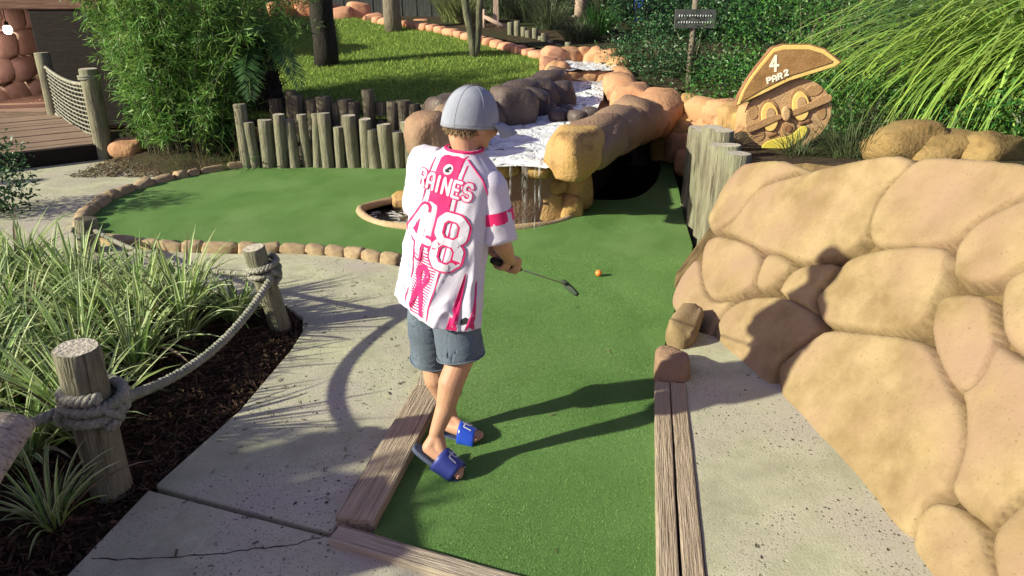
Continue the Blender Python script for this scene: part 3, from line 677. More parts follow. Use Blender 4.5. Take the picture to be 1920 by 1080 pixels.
# right bank: a long ridge of boulders, from the round end stone up to the wall
for (u, v, y, sx, sy, sz, rz, mt_, sd) in ((1076, 284, 5.44, .175, .20, .172, -.35, 'gold', 14), (1120, 262, 5.82, .17, .26, .18, -.5, 'brownrock', 2), (1155, 240, 6.3, .18, .28, .19, -.5, 'brownrock', 3), (1190, 225, 6.85, .22, .28, .2, -.5, 'brownrock', 4), (1225, 212, 7.5, .24, .3, .2, -.4, 'terra2', 5), (1185, 190, 8.1, .2, .26, .2, -.2, 'terra2', 6), (1165, 176, 8.7, .2, .3, .2, 0, 'terra2', 7), (1168, 160, 9.3, .16, .28, .2, .1, 'terra2', 8)):
    c = Q(u, v, y); rock('boulder', c, (sx * 1.18, sy * 1.45, sz * 1.08), M[mt_], fall, rz=rz, seed=sd + 70, sq=.66, tilt=(.1, .05))
# left bank
for (u, v, y, s, mt_, sd) in ((812, 252, 5.75, .2, 'brownrock', 1), (850, 238, 6.2, .2, 'brownrock', 2), (838, 212, 6.8, .19, 'wet_shade_rock', 3), (900, 222, 6.9, .2, 'wet_shade_rock', 4), (955, 205, 7.2, .24, 'wet_shade_rock', 5), (975, 182, 7.7, .2, 'wet_shade_rock', 6), (1000, 192, 7.6, .16, 'wet_shade_rock', 7), (1012, 178, 8.1, .2, 'wet_shade_rock', 8), (1042, 182, 8.2, .2, 'wet_shade_rock', 9), (1030, 160, 8.7, .2, 'wet_shade_rock', 10), (1046, 150, 9.0, .17, 'brownrock', 11), (1045, 136, 9.4, .16, 'terra2', 12), (1035, 124, 9.9, .15, 'terra', 13), (930, 200, 7.5, .2, 'wet_shade_rock', 14), (880, 196, 7.4, .22, 'wet_shade_rock', 15)):
    c = Q(u, v, y); rock('boulder', c, (s * 1.15, s, s * .95), M[mt_], fall, rz=sd * .7, seed=sd + 90, sq=.75)
# stones in the stream
for (u, v, y, s, sd) in ((1048, 217, 7.3, .10, 1), (1080, 220, 7.2, .10, 2), (1108, 212, 7.5, .09, 3), (1062, 206, 7.8, .07, 4), (1020, 205, 7.7, .12, 5)):
    c = Q(u, v, y); rock('boulder', c, (s * 1.3, s, s * .8), M['wet_shade_rock'], fall, rz=sd, seed=sd + 130, sq=.8, sub=2)
# upper basin: golden step and the rocks behind it
for i, (u, y) in enumerate(((1070, 9.32), (1103, 9.34), (1135, 9.32))):
    c = Q(u, 148, y); rock('boulder', (c.x, y, .74), (.14, .09, .12), M['terra2'], fall, seed=i + 150, sq=.45, amp=.08)
for i, (u, v, y, s) in enumerate(((1040, 112, 10.6, .2), (1068, 112, 10.7, .2), (1092, 110, 10.8, .19), (1118, 112, 10.6, .2), (1142, 116, 10.3, .2), (1158, 128, 9.9, .18))):
    rock('boulder', Q(u, v, y), (s, s * .9, s * .9), M['terra2'] if i else M['terra'], fall, rz=i, seed=i + 160, sq=.68)
# added unseen walls and roof that keep sky light from under the ridge
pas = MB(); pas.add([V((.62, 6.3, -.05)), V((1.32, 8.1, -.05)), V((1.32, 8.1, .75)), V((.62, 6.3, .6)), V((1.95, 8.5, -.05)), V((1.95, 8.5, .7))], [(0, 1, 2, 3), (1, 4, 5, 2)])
pas.add([V((.6, 6.25, .50)), V((1.42, 6.9, .50)), V((1.75, 8.2, .56)), V((.7, 8.0, .56))], [(0, 1, 2, 3)]); pas.build('shade_wall', M['dark_shade_wood'], fall)

# running water
def water_strip(rows, step=.05):
    mb = MB(); k = 14; vs = []
    fine = []
    for a, b in zip(rows, rows[1:]):
        m_ = max(1, int(abs(b[0] - a[0]) / step) + int(abs(b[3] - a[3]) / .03))
        for i in range(m_): fine.append(tuple(a[j] + (b[j] - a[j]) * i / m_ for j in range(4)))
    fine.append(rows[-1])
    for (y, x0, x1, z) in fine:
        for j in range(k + 1):
            x = x0 + (x1 - x0) * j / k; vs.append(V((x, y + .01 * nz((x, y, z), 6, 2), z + .022 * nz((x, y, z), 9) + .012 * nz((x, y, z), 22))))
    mb.add(vs, [(i * (k + 1) + j, i * (k + 1) + j + 1, (i + 1) * (k + 1) + j + 1, (i + 1) * (k + 1) + j) for i in range(len(fine) - 1) for j in range(k)]); return mb
w1 = water_strip([(5.44, -.62, .32, .503), (5.6, -.62, .34, .515), (6.3, -.62, .46, .53), (6.9, -.35, .66, .55), (7.4, .0, .80, .57), (7.9, .3, .92, .59), (8.3, .5, 1.0, .615)])
tag(w1.build('stream_water', M['foam_glare']), 'rushing stream water, foam and glare coloured white, above the waterfall lip', kind='structure')
w2 = water_strip([(8.3, .5, 1.02, .612), (8.42, .52, 1.04, .64), (8.8, .55, 1.08, .72), (9.2, .6, 1.15, .74)])
tag(w2.build('cascade_water', M['cascade']), 'churning cascade, foam and glare coloured white, between dark rocks upstream', kind='structure')
w3 = water_strip([(9.22, .62, 1.32, .868), (9.5, .6, 1.35, .872), (10.5, .6, 1.35, .875)])
tag(w3.build('basin_water', M['cascade']), 'shallow water with glare coloured white in the upper rock basin', kind='structure')
fw = MB(); rnd = random.Random(5)
for (u, wd) in ((958, .022), (984, .05), (1004, .018), (1013, .028), (925, .05), (885, .03), (850, .06)):
    top = Q(u, 306, 5.42); k = 14; vs = []
    for i in range(k + 1):
        z = .50 - i / k * .53; yy = 5.43 - .07 * min(1, i / k * 2) ** 1.0 + .0 * i; ww = wd * (1 - .35 * i / k) * .5
        ox = .006 * nz((u, z * 6, 0), 1.3)
        vs += [V((top.x - ww + ox, yy + .004, z)), V((top.x + ox, yy - .006, z)), V((top.x + ww + ox, yy + .004, z))]
    fw.add(vs, [(i * 3 + j, i * 3 + j + 1, i * 3 + j + 4, i * 3 + j + 3) for i in range(k) for j in (0, 1)])
tag(fw.build('falling_water', M['fallwater']), 'thin ribbons of water falling from the lip into the pool', kind='structure')

# stone retaining wall behind the green, right of the ridge
ret = thing('stone_retaining_wall', (1.7, 8.2, -.05), 'tan sculpted stone retaining wall below the dark hedge', 'stone wall')
rnd = random.Random(9)
for i, (u, v, y, sx, sz) in enumerate(((1160, 188, 8.7, .2, .17), (1200, 196, 8.35, .22, .17), (1242, 200, 8.0, .22, .18), (1284, 206, 7.6, .2, .17), (1320, 212, 7.2, .2, .16), (1354, 218, 6.85, .2, .16), (1388, 226, 6.5, .2, .16), (1222, 240, 8.0, .17, .17), (1256, 243, 7.65, .18, .17), (1292, 244, 7.3, .18, .16), (1326, 248, 6.95, .18, .17), (1358, 256, 6.6, .18, .17), (1246, 276, 7.7, .16, .16), (1276, 276, 7.3, .17, .17), (1306, 282, 6.95, .17, .17), (1336, 290, 6.6, .17, .17), (1296, 310, 6.9, .17, .17), (1424, 232, 6.2, .2, .16))):
    rock('stone', Q(u, v, y) + V((.03, .05, 0)), (sx, .17, sz), M['terra2'] if i % 3 else M['gold'], ret, rz=-.8 + .1 * (i % 3), seed=i + 200, sq=.5, amp=.12)

# ================================================================== LOG PALISADES
def palisade(name, spots, label, side='log', seed=0, cat='palisade'):
    c = spots[len(spots) // 2]; t = thing(name, (c[0], c[1], c[2]), label, cat); rnd = random.Random(seed)
    for (x, y, z, r, h) in spots:
        me = log_mesh('log', r, h, rnd.randrange(9999), side=side, top='logtop' if side == 'log' else side)
        place('log', me, t, (x, y, z), (rnd.gauss(0, .012), rnd.gauss(0, .02), rnd.uniform(0, 6)))
    return t
tops = [(450, 195), (470, 228), (493, 224), (520, 213), (545, 224), (567, 215), (585, 214), (607, 212), (632, 237), (655, 216), (681, 222), (702, 242), (722, 232), (744, 246), (767, 228), (785, 232)]
sp = []
for u, v in tops:
    t = Q(u, v, 7.66); sp.append((t.x, 7.66 + .02 * math.sin(u), -.08, .066 + .012 * math.sin(u * 3.1), t.z + .08))
palisade('log_palisade', sp, 'front row of upright grey logs edging the green below the lawn', seed=1)
tops = [(515, 185), (540, 170), (556, 178), (580, 186), (607, 180), (630, 192), (648, 186), (665, 190), (690, 168), (712, 192), (732, 190), (755, 188), (776, 194), (800, 196)]
sp = []
for u, v in tops:
    t = Q(u, v, 8.0); sp.append((t.x, 8.0 + .02 * math.sin(u), -.08, .075 + .01 * math.sin(u * 2.3), t.z + .08))
palisade('log_palisade', sp, 'back row of darker upright logs holding the lawn edge', 'darklog', seed=2)
sp = []
for i, (u, v, y) in enumerate(((1384, 288, 4.38), (1352, 264, 4.62), (1368, 268, 4.85), (1325, 248, 5.05), (1338, 244, 5.3), (1312, 242, 5.55), (1302, 246, 5.85), (1318, 236, 6.1))):
    t = Q(u, v, y); sp.append((1.375 + .02 * math.sin(i * 2.4) + (y - 4.4) * .115, y, -.08, .082 + .014 * math.sin(i * 4), t.z + .08 + .03 * math.sin(i * 5)))
palisade('log_palisade', sp, 'row of upright greenish logs beside the rock wall under the pirate sign', seed=3)
sp = []
for i, (u, v, h) in enumerate(((958, 92, .42), (970, 90, .42), (982, 92, .34), (992, 94, .30), (1003, 97, .36), (1012, 98, .24), (1022, 100, .3), (1034, 101, .2), (1044, 103, .16), (1056, 104, .13), (1066, 105, .2))):
    y = 12.6 - i * .12; t = Q(u, v, y); sp.append((t.x, y, t.z - .05, .05, h + .05))
palisade('log_edging', sp, 'short stepped row of pale logs behind the stream head', seed=4)
sp = []
for i in range(5):
    t = Q(1052 + i * 8, 55, 16.5); sp.append((t.x, 16.5, t.z - .1, .05, .36 + .06 * math.sin(i * 3)))
palisade('log_edging', sp, 'small cluster of pale log stubs among far bushes', seed=5)

# terracotta edging along the top of the lawn
te = thing('rock_edging', (-.8, 12.4, 1.0), 'salmon painted rock edging curving along the top of the lawn', 'rock edging')
lp = chaikin([(-2.55, 14.3), (-2.1, 13.85), (-1.2, 13.1), (-.2, 11.9), (.3, 11.25), (.6, 10.8)], 2, False); lp = [V((x, y, 0)) for x, y in lp]; s_ = 0; i = 0
while s_ < 4.75:
    L = .2 + .1 * ((i * 7) % 3) / 2; p, t = along(lp, s_ + L / 2)
    rock('stone', (p.x, p.y, lawn_z(p.x, p.y) + .02), (L * .55, .13, .09), M['terra'], te, rz=math.atan2(t.y, t.x), seed=i + 300, sq=.6, sub=2); s_ += L; i += 1
tr = thing('rock_mound', (-3.0, 15.0, 1.2), 'salmon painted rock mound at the far top of the lawn', 'rock')
for i, (u, v, y, sx, sz) in enumerate(((640, 36, 14.8, .26, .24), (672, 30, 15.0, .26, .26), (700, 44, 14.6, .24, .2), (655, 55, 14.4, .26, .14), (728, 54, 14.3, .18, .12), (690, 60, 14.2, .2, .1), (610, 25, 15.4, .3, .26), (575, 18, 15.8, .3, .26), (545, 14, 16, .3, .3), (520, 22, 15.6, .28, .2), (790, 48, 14.6, .16, .12))):
    rock('stone', Q(u, v, y), (sx, .2, sz), M['terra'], tr, rz=.2 * i, seed=i + 330, sq=.55)

# ================================================================== ROPE BARRIER
def rope_post(base, top, r, label, seed, cut='logtop', coils=(0.,), coil_h=.5):
    base, top = V(base), V(top); d = top - base; t = thing('rope_post', base, label, 'post')
    me = log_mesh('post', r, d.length, seed, top=cut, n=20, rings=9)
    q = V((0, 0, 1)).rotation_difference(d.normalized()); o = place('shaft', me, t, base); o.rotation_euler = q.to_euler(); return t
p1b, p1t = P(212, 925, -.03), Q(158, 648, 2.20)
p2b, p2t = P(528, 618, -.03), Q(482, 462, 3.60)
p3b, p3t = P(168, 478, -.03), Q(162, 425, 4.93)
rope_post(p1b, p1t, .072, 'stout leaning wooden post with a pale cut top, nearest the mulch corner', 31)
rope_post(p2b, p2t, .058, 'leaning wooden rope post at the rounded tip of the plant bed', 32)
rope_post(p3b, p3t + V((0, 0, .06)), .075, 'squat dark wooden rope post beside the far curve of the kerb', 33, cut='darklog')
def coil(mb, base, top, r, f, turns, rr, rise, ph=0.):
    base, top = V(base), V(top); d = (top - base).normalized(); c0 = base.lerp(top, f); s = d.orthogonal().normalized(); u = d.cross(s); pts = []
    k = int(turns * 24)
    for i in range(k + 1):
        a = i / 24 * math.tau + ph; pts.append(c0 + (s * math.cos(a) + u * math.sin(a)) * (r + rr * .9) + d * rise * i / 24)
    return rope_strands(mb, pts, rr, pitch=.06)
A = p2b.lerp(p2t, .70) + V((.055, -.03, .0)); B = p1b.lerp(p1t, .66) + V((.085, .0, .0))
rp = MB(); rope_strands(rp, catenary(A, B, .115, 30), .021, pitch=.075); 
coil(rp, p2b, p2t, .058, .66, 2.4, .020, .042); coil(rp, p1b, p1t, .072, .56, 2.6, .023, .045, 1.)
for q, rr in ((p1b.lerp(p1t, .60) + V((.07, -.05, 0)), .036), (p1b.lerp(p1t, .62) + V((-.06, -.06, -.01)), .03), (p2b.lerp(p2t, .69) + V((.055, -.035, 0)), .033)):
    kn = []
    for i in range(40):
        a = i / 40 * math.tau * 2; kn.append(q + V((math.cos(a) * rr, math.sin(a * 1.5) * rr * .7, math.sin(a) * rr)))
    rope_strands(rp, kn, .017, pitch=.06)
tag(rp.build('rope', M['rope']), 'thick twisted rope sagging from the stout post to the leaning post', 'rope')
rp = MB(); A2 = p3b.lerp(p3t, .9) + V((.075, -.03, 0)); B2 = p2b.lerp(p2t, .72) + V((-.05, -.05, 0))
rope_strands(rp, catenary(A2, B2, .075, 24), .018, pitch=.075); coil(rp, p3b, p3t, .075, .62, 1.5, .018, .04)
tag(rp.build('rope', M['rope']), 'twisted rope sagging from the squat dark post over the grass plants', 'rope')
rp = MB(); A3 = p1b.lerp(p1t, .62) + V((-.09, -.02, 0)); B3 = V((-2.9, 1.2, .42)); rope_strands(rp, catenary(A3, B3, .1, 24), .021, pitch=.075)
coil(rp, (-2.9, 1.2, 0), (-2.9, 1.2, .6), .07, .55, 2, .02, .042)
tag(rp.build('rope', M['rope']), 'twisted rope running from the stout post away from the lane', 'rope')
rope_post((-2.9, 1.2, -.03), (-2.93, 1.2, .6), .07, 'wooden rope post beyond the stout post along the bed', 35)

# rounded end of a wooden bench rail at the bed's corner
bt = thing('wooden_bench', (-2.05, 1.62, 0), 'weathered wooden bench with a rounded seat end over the mulch', 'bench')
prof = chaikin([(-.40, .0), (.40, 0), (.52, .05), (.55, .09), (.50, .135), (.40, .15), (-.40, .15)], 2)
e0 = Q(62, 770, 1.86); ax = V((1, .26, 0)).normalized(); ay = V((-.26, 1, 0)).normalized()
o_c = e0 - ax * .55 + V((0, 0, -.14))
bb = MB().prism(prof, lambda x, y, d: o_c + ax * x + ay * d + V((0, 0, y)), -.40, .02); bb.build('seat', M['greybeam'], bt, smooth=False); bevel(bt.children[0], .008)
for k in (-.3, .28):
    for d in (-.34, -.04):
        q = o_c + ax * k + ay * d; MB().box((q.x, q.y, q.z * .5 - .01), (.07, .07, q.z + .02)).build('leg', M['greybeam'], bt, smooth=False)

# ================================================================== VARIEGATED FLAX LILIES IN THE BED
flax = []
for s in range(6):
    rnd = random.Random(60 + s); mb = MB()
    for k in range(54):
        az = rnd.uniform(0, 6.283); L = rnd.uniform(.26, .52); w = rnd.uniform(.014, .027); r0 = rnd.random() * .06; p = V((math.cos(az) * r0, math.sin(az) * r0, 0))
        ln = rnd.uniform(.05, .75); cu = rnd.uniform(.15, 1.5); sd = V((-math.sin(az), math.cos(az), 0))
        ph = ln; st = L / 6; pal = rnd.random() < .75; dead = rnd.random() < .07; rows = []
        for i in range(7):
            t = i / 6; ww = w * (.6 + .4 * min(1, t * 3)) * (1 - t ** 3) + .0006; up = V((math.cos(az) * -math.cos(ph), math.sin(az) * -math.cos(ph), math.sin(ph)))
            rows.append([p - sd * ww * .5 + up * ww * .22, p - sd * ww * .30 + up * ww * .1, p, p + sd * ww * .30 + up * ww * .1, p + sd * ww * .5 + up * ww * .22])
            p = p + V((math.sin(ph) * math.cos(az), math.sin(ph) * math.sin(az), math.cos(ph))) * st; ph += cu / 6
        n0 = len(mb.v); mb.v += [q for r_ in rows for q in r_]
        for i in range(6):
            for j in range(4):
                a = n0 + i * 5 + j; mb.f.append((a, a + 1, a + 6, a + 5)); mb.m.append(2 if dead else 1 if pal and j in (0, 3) else 0)
    flax.append(mb.mesh('flax_leaves', [M['flax'], M['flax_pale'], M['drytuft']]))
rnd = random.Random(12); spots = []; tries = 0
while len(spots) < 112 and tries < 20000:
    tries += 1; x, y = rnd.uniform(-4.6, -1.25), rnd.uniform(1.9, 4.6)
    if not inside((x, y), BED) or dist_poly((x, y), BED) < .2: continue
    lim = -1.52 if y > 3.1 else -1.60 - (3.1 - y) * .30
    if x > lim: continue
    if any(math.hypot(x - a, y - b) < .165 for a, b in spots): continue
    if math.hypot(x + 1.49, y - 2.2) < .2: continue
    spots.append((x, y))
spots += [(-1.60, 2.02), (-1.56, 3.75), (-1.72, 2.50)]
for i, (x, y) in enumerate(spots):
    s = rnd.uniform(.8, 1.12) * (.78 if x > -1.72 else 1)
    o = place('flax_lily', flax[i % 6], None, (x, y, mulch_z(x, y) - .005), (0, 0, rnd.uniform(0, 6.3)), (s, s, s * rnd.uniform(.85, 1.05)))
    tag(o, 'variegated green and cream strap leaved plant in the roped bed', 'plant', 'strap leaved plants in the roped bed')

# ================================================================== THE BOY
boy = thing('person', (-.22, 2.44, 0), 'child in grey cap, white and pink jersey and denim shorts swinging a putter', 'person')
def axes(yaw):                                  # yaw: degrees turned to the right from straight ahead
    a = R(yaw); return V((math.sin(a), math.cos(a), 0)), V((math.cos(a), -math.sin(a), 0))
def capsule(mb, p0, r0, p1, r1, n=16, k=6):
    p0, p1 = V(p0), V(p1); d = (p1 - p0); L = d.length; d = d / L; pts = []; rad = []
    for i in range(5):
        a = math.pi / 2 * (1 - i / 5); pts.append(p0 - d * r0 * math.sin(a)); rad.append(max(.0005, r0 * math.cos(a)))
    for i in range(k + 1): pts.append(p0.lerp(p1, i / k)); rad.append(r0 + (r1 - r0) * i / k)
    for i in range(1, 6):
        a = math.pi / 2 * i / 5; pts.append(p1 + d * r1 * math.sin(a)); rad.append(max(.0005, r1 * math.cos(a)))
    mb.tube(pts, rad, n)
def chain(mb, pts):
    for (a, ra), (b, rb) in zip(pts, pts[1:]): capsule(mb, a, ra, b, rb)
def remesh(mb, name, mt, parent, vox, smooth=4, fn=None):
    o = bpy.data.objects.new(name, mb.mesh(name, mt)); col.objects.link(o)
    m = o.modifiers.new('r', 'REMESH'); m.mode = 'VOXEL'; m.voxel_size = vox
    s = o.modifiers.new('s', 'SMOOTH'); s.iterations = smooth; s.factor = .5
    dg = bpy.context.evaluated_depsgraph_get(); dg.update(); me = bpy.data.meshes.new_from_object(o.evaluated_get(dg))
    old = o.data; o.modifiers.clear(); o.data = me; bpy.data.meshes.remove(old)
    org = ORG[parent]
    for v in me.vertices:
        p = v.co.copy()
        if fn: p = p + fn(p, v.normal)
        v.co = p - org
    if not me.materials: me.materials.append(mt)
    me.polygons.foreach_set('use_smooth', [True] * len(me.polygons)); me.update()
    o.parent = parent; ORG[o] = org; return o

# joints
HEADC = Q(884, 222, 2.56)
hf, hr = axes(56); tilt = R(8); hu = (V((0, 0, 1)) * math.cos(tilt) + hf * math.sin(tilt)); hfw = (hf * math.cos(tilt) - V((0, 0, 1)) * math.sin(tilt))
HB = Matrix((hr, hfw, hu)).transposed()          # local head frame: x right, y forward, z up
def hp(x, y, z): return HEADC + HB @ V((x, y, z))
NECK = Q(872, 288, 2.53); CHEST = Q(852, 350, 2.52); PELV = Q(826, 560, 2.50)
tf, trr = axes(23); pf, pr = axes(46)
SHR = Q(856, 322, 2.52) + trr * .140 - V((0, 0, .040)); SHL = Q(856, 318, 2.52) - trr * .140 + V((0, 0, .022))
HIPR = PELV + pr * .075 + V((0, 0, -.02)); HIPL = PELV - pr * .075 + V((0, 0, -.02))
KNR = Q(866, 668, 2.43); ANR = Q(818, 818, 2.335); KNL = Q(812, 672, 2.63); ANL = Q(846, 786, 2.60)
HAND = Q(957, 499, 2.70); ELR = Q(938, 452, 2.47); WRR = Q(955, 486, 2.63)
HEADP = Q(1062, 533, 3.28); pdir = (HEADP - HAND).normalized(); BUTT = HAND - pdir * .17
ELL = SHL + V((-.04, .12, -.23)); HANDL = HAND - pdir * .085; WRL = HANDL + V((-.045, .03, .05))
body = MB()
# trunk under the clothes
chain(body, [(PELV, .095), (PELV.lerp(CHEST, .5), .080), (CHEST, .085), (CHEST + V((0, 0, .04)), .065)])
chain(body, [(SHL, .036), (CHEST + V((0, 0, .07)), .05), (SHR, .036)])
chain(body, [(NECK + V((0, 0, -.05)), .052), (NECK + V((.003, .006, .01)), .046), (hp(0, -.03, -.06), .050)])
# legs
for hip, kn, an in ((HIPL, KNL, ANL), (HIPR, KNR, ANR)):
    mid = kn.lerp(an, .30) + V((-.010, -.016, 0))
    chain(body, [(hip, .078), (hip.lerp(kn, .55), .064), (kn, .050), (mid, .049), (kn.lerp(an, .62), .038), (an + V((0, 0, .015)), .027), (an, .027)])
# feet: heel, instep, toes
FEET = []
for an, toe, heel in ((ANL, P(893, 818, .028), P(838, 802, .035)), (ANR, P(862, 884, .030), Q(796, 838, 2.325))):
    d = (toe - heel).normalized(); sd = V((0, 0, 1)).cross(d).normalized(); up = d.cross(sd); FEET.append((heel, toe, d, sd, up))
    chain(body, [(an, .027), (heel.lerp(toe, .10) + up * .012, .027), (heel.lerp(toe, .5) + up * .012, .030), (heel.lerp(toe, .80), .028)])
    chain(body, [(an + d * .005, .027), (heel.lerp(toe, .45) + up * .022, .024), (heel.lerp(toe, .8) + up * .006, .022)])
    for k in range(5):
        o_ = (k - 2) * .0145; ln = (.045, .052, .050, .044, .036)[k if an is ANR else 4 - k] * .9
        b0 = heel.lerp(toe, .80) + sd * o_; chain(body, [(b0, .010), (b0 + d * ln * .55 + up * .002, .0085), (b0 + d * ln - up * .004, .0075)])
# arms
chain(body, [(SHR, .036), (SHR.lerp(ELR, .5), .041), (ELR, .034), (ELR.lerp(WRR, .35), .035), (WRR, .024)])
chain(body, [(SHL, .036), (SHL.lerp(ELL, .5), .041), (ELL, .034), (ELL.lerp(WRL, .35), .035), (WRL, .024)])
# hands closed round the grip
gs = pdir.cross(V((0, 0, 1))).normalized(); gu = gs.cross(pdir).normalized()          # side and up about the grip
def hand(c, wr, sgn):
    pal = c + gs * sgn * .020 + gu * .012; rot = Matrix((pdir, gs, gu)).transposed()
    body.ell(pal, (.036, .014, .030), rot, 14, 10); capsule(body, wr, .022, pal + gu * .012, .019)
    for k in range(4):
        o_ = pdir * (-.027 + k * .018); r_ = (.0085, .009, .0088, .0078)[k]; rr = .023
        pts = [c + o_ + (gs * sgn * math.cos(a) + gu * math.sin(a)) * rr for a in (R(35), R(-15), R(-65), R(-120), R(-170 + 8 * k), R(-205 + 12 * k))]
        chain(body, [(p, r_ * (1 - .05 * i)) for i, p in enumerate(pts)])
    th = [c + pdir * .020 + gs * sgn * .022 + gu * .018, c + pdir * .038 + gs * sgn * .006 + gu * .025, c + pdir * .050 - gs * sgn * .012 + gu * .020]
    chain(body, list(zip(th, (.011, .0098, .0082))))
hand(HAND + pdir * .015, WRR, 1); hand(HANDL, WRL, -1)
# head
body.ell(hp(0, -.004, .008), (.073, .090, .090), HB, 24, 18)
body.ell(hp(0, .018, -.048), (.056, .062, .058), HB, 20, 14)
body.ell(hp(0, .058, -.085), (.024, .022, .020), HB, 12, 10)                 # chin
body.ell(hp(0, .090, -.020), (.011, .020, .012), HB, 12, 10); capsule(body, hp(0, .082, .012), .008, hp(0, .096, -.018), .010)   # nose
for s in (-1, 1):
    body.ell(hp(s * .036, .062, -.032), (.026, .026, .028), HB, 12, 10)      # cheeks
    body.ell(hp(s * .028, .078, .018), (.022, .010, .009), HB, 12, 8)        # brow
    body.ell(hp(s * .076, -.006, -.018), (.010, .020, .031), HB, 14, 10)     # ear
    body.ell(hp(s * .078, -.002, -.040), (.008, .011, .012), HB, 12, 8)      # lobe
body.ell(hp(0, .080, -.055), (.022, .009, .0065), HB, 12, 8); body.ell(hp(0, .078, -.066), (.019, .009, .007), HB, 12, 8)    # lips
skin = remesh(body, 'body', M['skin'], boy, .0042, 5)
for s in (-1, 1):
    e = MB().ell(hp(s * .029, .074, .002), (.0105, .0095, .0085), HB, 14, 10).build('eye', M['eye'], boy); MB().ell(hp(s * .029, .0815, .002), (.0048, .003, .0048), HB, 10, 8).build('iris', M['iris'], e)
# toe nails
for heel, toe, d, sd, up in FEET:
    for k in range(5): MB().ell(heel.lerp(toe, .80) + sd * (k - 2) * .0145 + d * .038 + up * .006, (.005, .004, .002), None, 8, 6).build('nail', M['nail'], skin)
# hair: short, under the rim of the cap, clipped at the nape
hm = MB(); rnd = random.Random(21)
hm.ell(hp(0, -.010, .006), (.079, .090, .084), HB, 28, 20, fn=lambda p: V((p.x, p.y, p.z)) * (1 + .02 * nz(p, 7)) * (1. if (p.y < .25 and p.z > -.78) else .86))
for k in range(1500):
    a = rnd.uniform(-1.9, 1.9); zz = rnd.uniform(-.55, .0); rr = math.sqrt(1 - zz * zz)
    if abs(a) > 1.35 and zz < -.25: continue
    n_ = V((math.sin(a) * rr, -math.cos(a) * rr, zz)); p = hp(n_.x * .079, -.010 + n_.y * .090, -.002 + n_.z * .090)
    dd = HB @ (V((n_.x * .5, n_.y * .5, -1)) + V((rnd.gauss(0, .25), rnd.gauss(0, .25), 0))); leaf(hm, p, dd, HB @ n_, rnd.uniform(.010, .018), .0024)
hm.build('hair', M['hair'], boy)
# cap
cp_ = MB(); vs = []; NS, NR = 48, 14; CX = (.0895, .105, .138)
def cap_pt(a, b, o=0.):
    """a: angle round (0 = back), b: 0 rim .. 1 crown"""
    ph = b * math.pi / 2; r = math.cos(ph) ** .80; seam = abs(math.sin(3 * (a + math.pi / 6))); k = 1 - .008 * (1 - min(1, seam * 5)) * (1 - b) + .01 * nz((math.sin(a), math.cos(a), b), 2.2, 4)
    return hp(math.sin(a) * r * (CX[0] * k + o), -.004 - math.cos(a) * r * (CX[1] * k + o), -.028 + math.sin(ph) ** .95 * (CX[2] + o) - .006 * math.cos(a) * (1 - b))
for i in range(NR + 1):
    for j in range(NS): vs.append(cap_pt(math.tau * j / NS, i / NR))
cp_.add(vs, [(i * NS + j, i * NS + (j + 1) % NS, (i + 1) * NS + (j + 1) % NS, (i + 1) * NS + j) for i in range(NR) for j in range(NS)])
capo = cp_.build('cap', M['cap'], boy); sm = capo.modifiers.new('s', 'SOLIDIFY'); sm.thickness = .003; sm.offset = -1
br = MB(); vs = []
for i in range(9):
    for j in range(17):
        a = math.pi + R(-68 + 136 * j / 16); t = i / 8; q = cap_pt(a, 0.06); sag = .012 * (abs(j - 8) / 8) ** 2
        ext = .088 * (math.cos((j - 8) / 8 * 1.25) ** .6) * t
        vs.append(q + hfw * ext - hu * (sag * t + .024 * t * t + .008 * t) + hu * .001)
br.add(vs, [(i * 17 + j, i * 17 + j + 1, (i + 1) * 17 + j + 1, (i + 1) * 17 + j) for i in range(8) for j in range(16)])
bo = br.build('brim', M['cap'], capo); sm = bo.modifiers.new('s', 'SOLIDIFY'); sm.thickness = .004
MB().ell(hp(0, -.004, .1105), (.007, .007, .004), HB, 12, 8).build('button', M['dark'], capo)
for k in range(3):
    st = MB()
    for s in (0, math.pi):
        st.tube([cap_pt(k * math.pi / 3 + math.pi / 6 + s, i / 16 * .98, .0006) for i in range(17)], .0008, 5)
    st.build('seam', M['seam'], capo)
MB().tube([cap_pt(math.tau * j / 40, .02, .0004) for j in range(40)], .0014, 6, closed=True).build('rim_stitching', M['seam'], capo)

# jersey: rings from hem to collar
RINGS = []
for (u, v, Y, a, b, yw, tl) in ((824, 572, 2.485, .168, .118, 42, .26), (826, 548, 2.49, .163, .114, 41, .25), (832, 508, 2.495, .156, .108, 37, .24), (841, 440, 2.505, .151, .105, 31, .24), (851, 370, 2.515, .154, .105, 25, .24), (857, 328, 2.52, .156, .102, 22, .23)):
    c = Q(u, v, Y); RINGS.append([c.z, c.x, c.y, a, b, yw, tl])
t0 = RINGS[-1]
for dz, a, b, sh in ((.030, .150, .094, .20), (.055, .122, .084, .18), (.074, .092, .074, .15), (.087, .068, .062, .10), (.096, .058, .055, .05)):
    c = V((t0[1], t0[2], 0)).lerp(V((NECK.x, NECK.y, 0)), dz / .096 * .95); RINGS.append([t0[0] + dz, c.x, c.y, a, b, 22, sh])
Z0, Z1 = RINGS[0][0], RINGS[-1][0]
def ring(z):
    z = max(Z0, min(Z1, z))
    for i in range(len(RINGS) - 1):
        if z <= RINGS[i + 1][0] + 1e-9:
            t = (z - RINGS[i][0]) / (RINGS[i + 1][0] - RINGS[i][0]); p = RINGS[max(0, i - 1)]; q = RINGS[min(len(RINGS) - 1, i + 2)]; a, b = RINGS[i], RINGS[i + 1]
            return [a[k] + (b[k] - a[k]) * t for k in range(7)]
    return RINGS[-1]
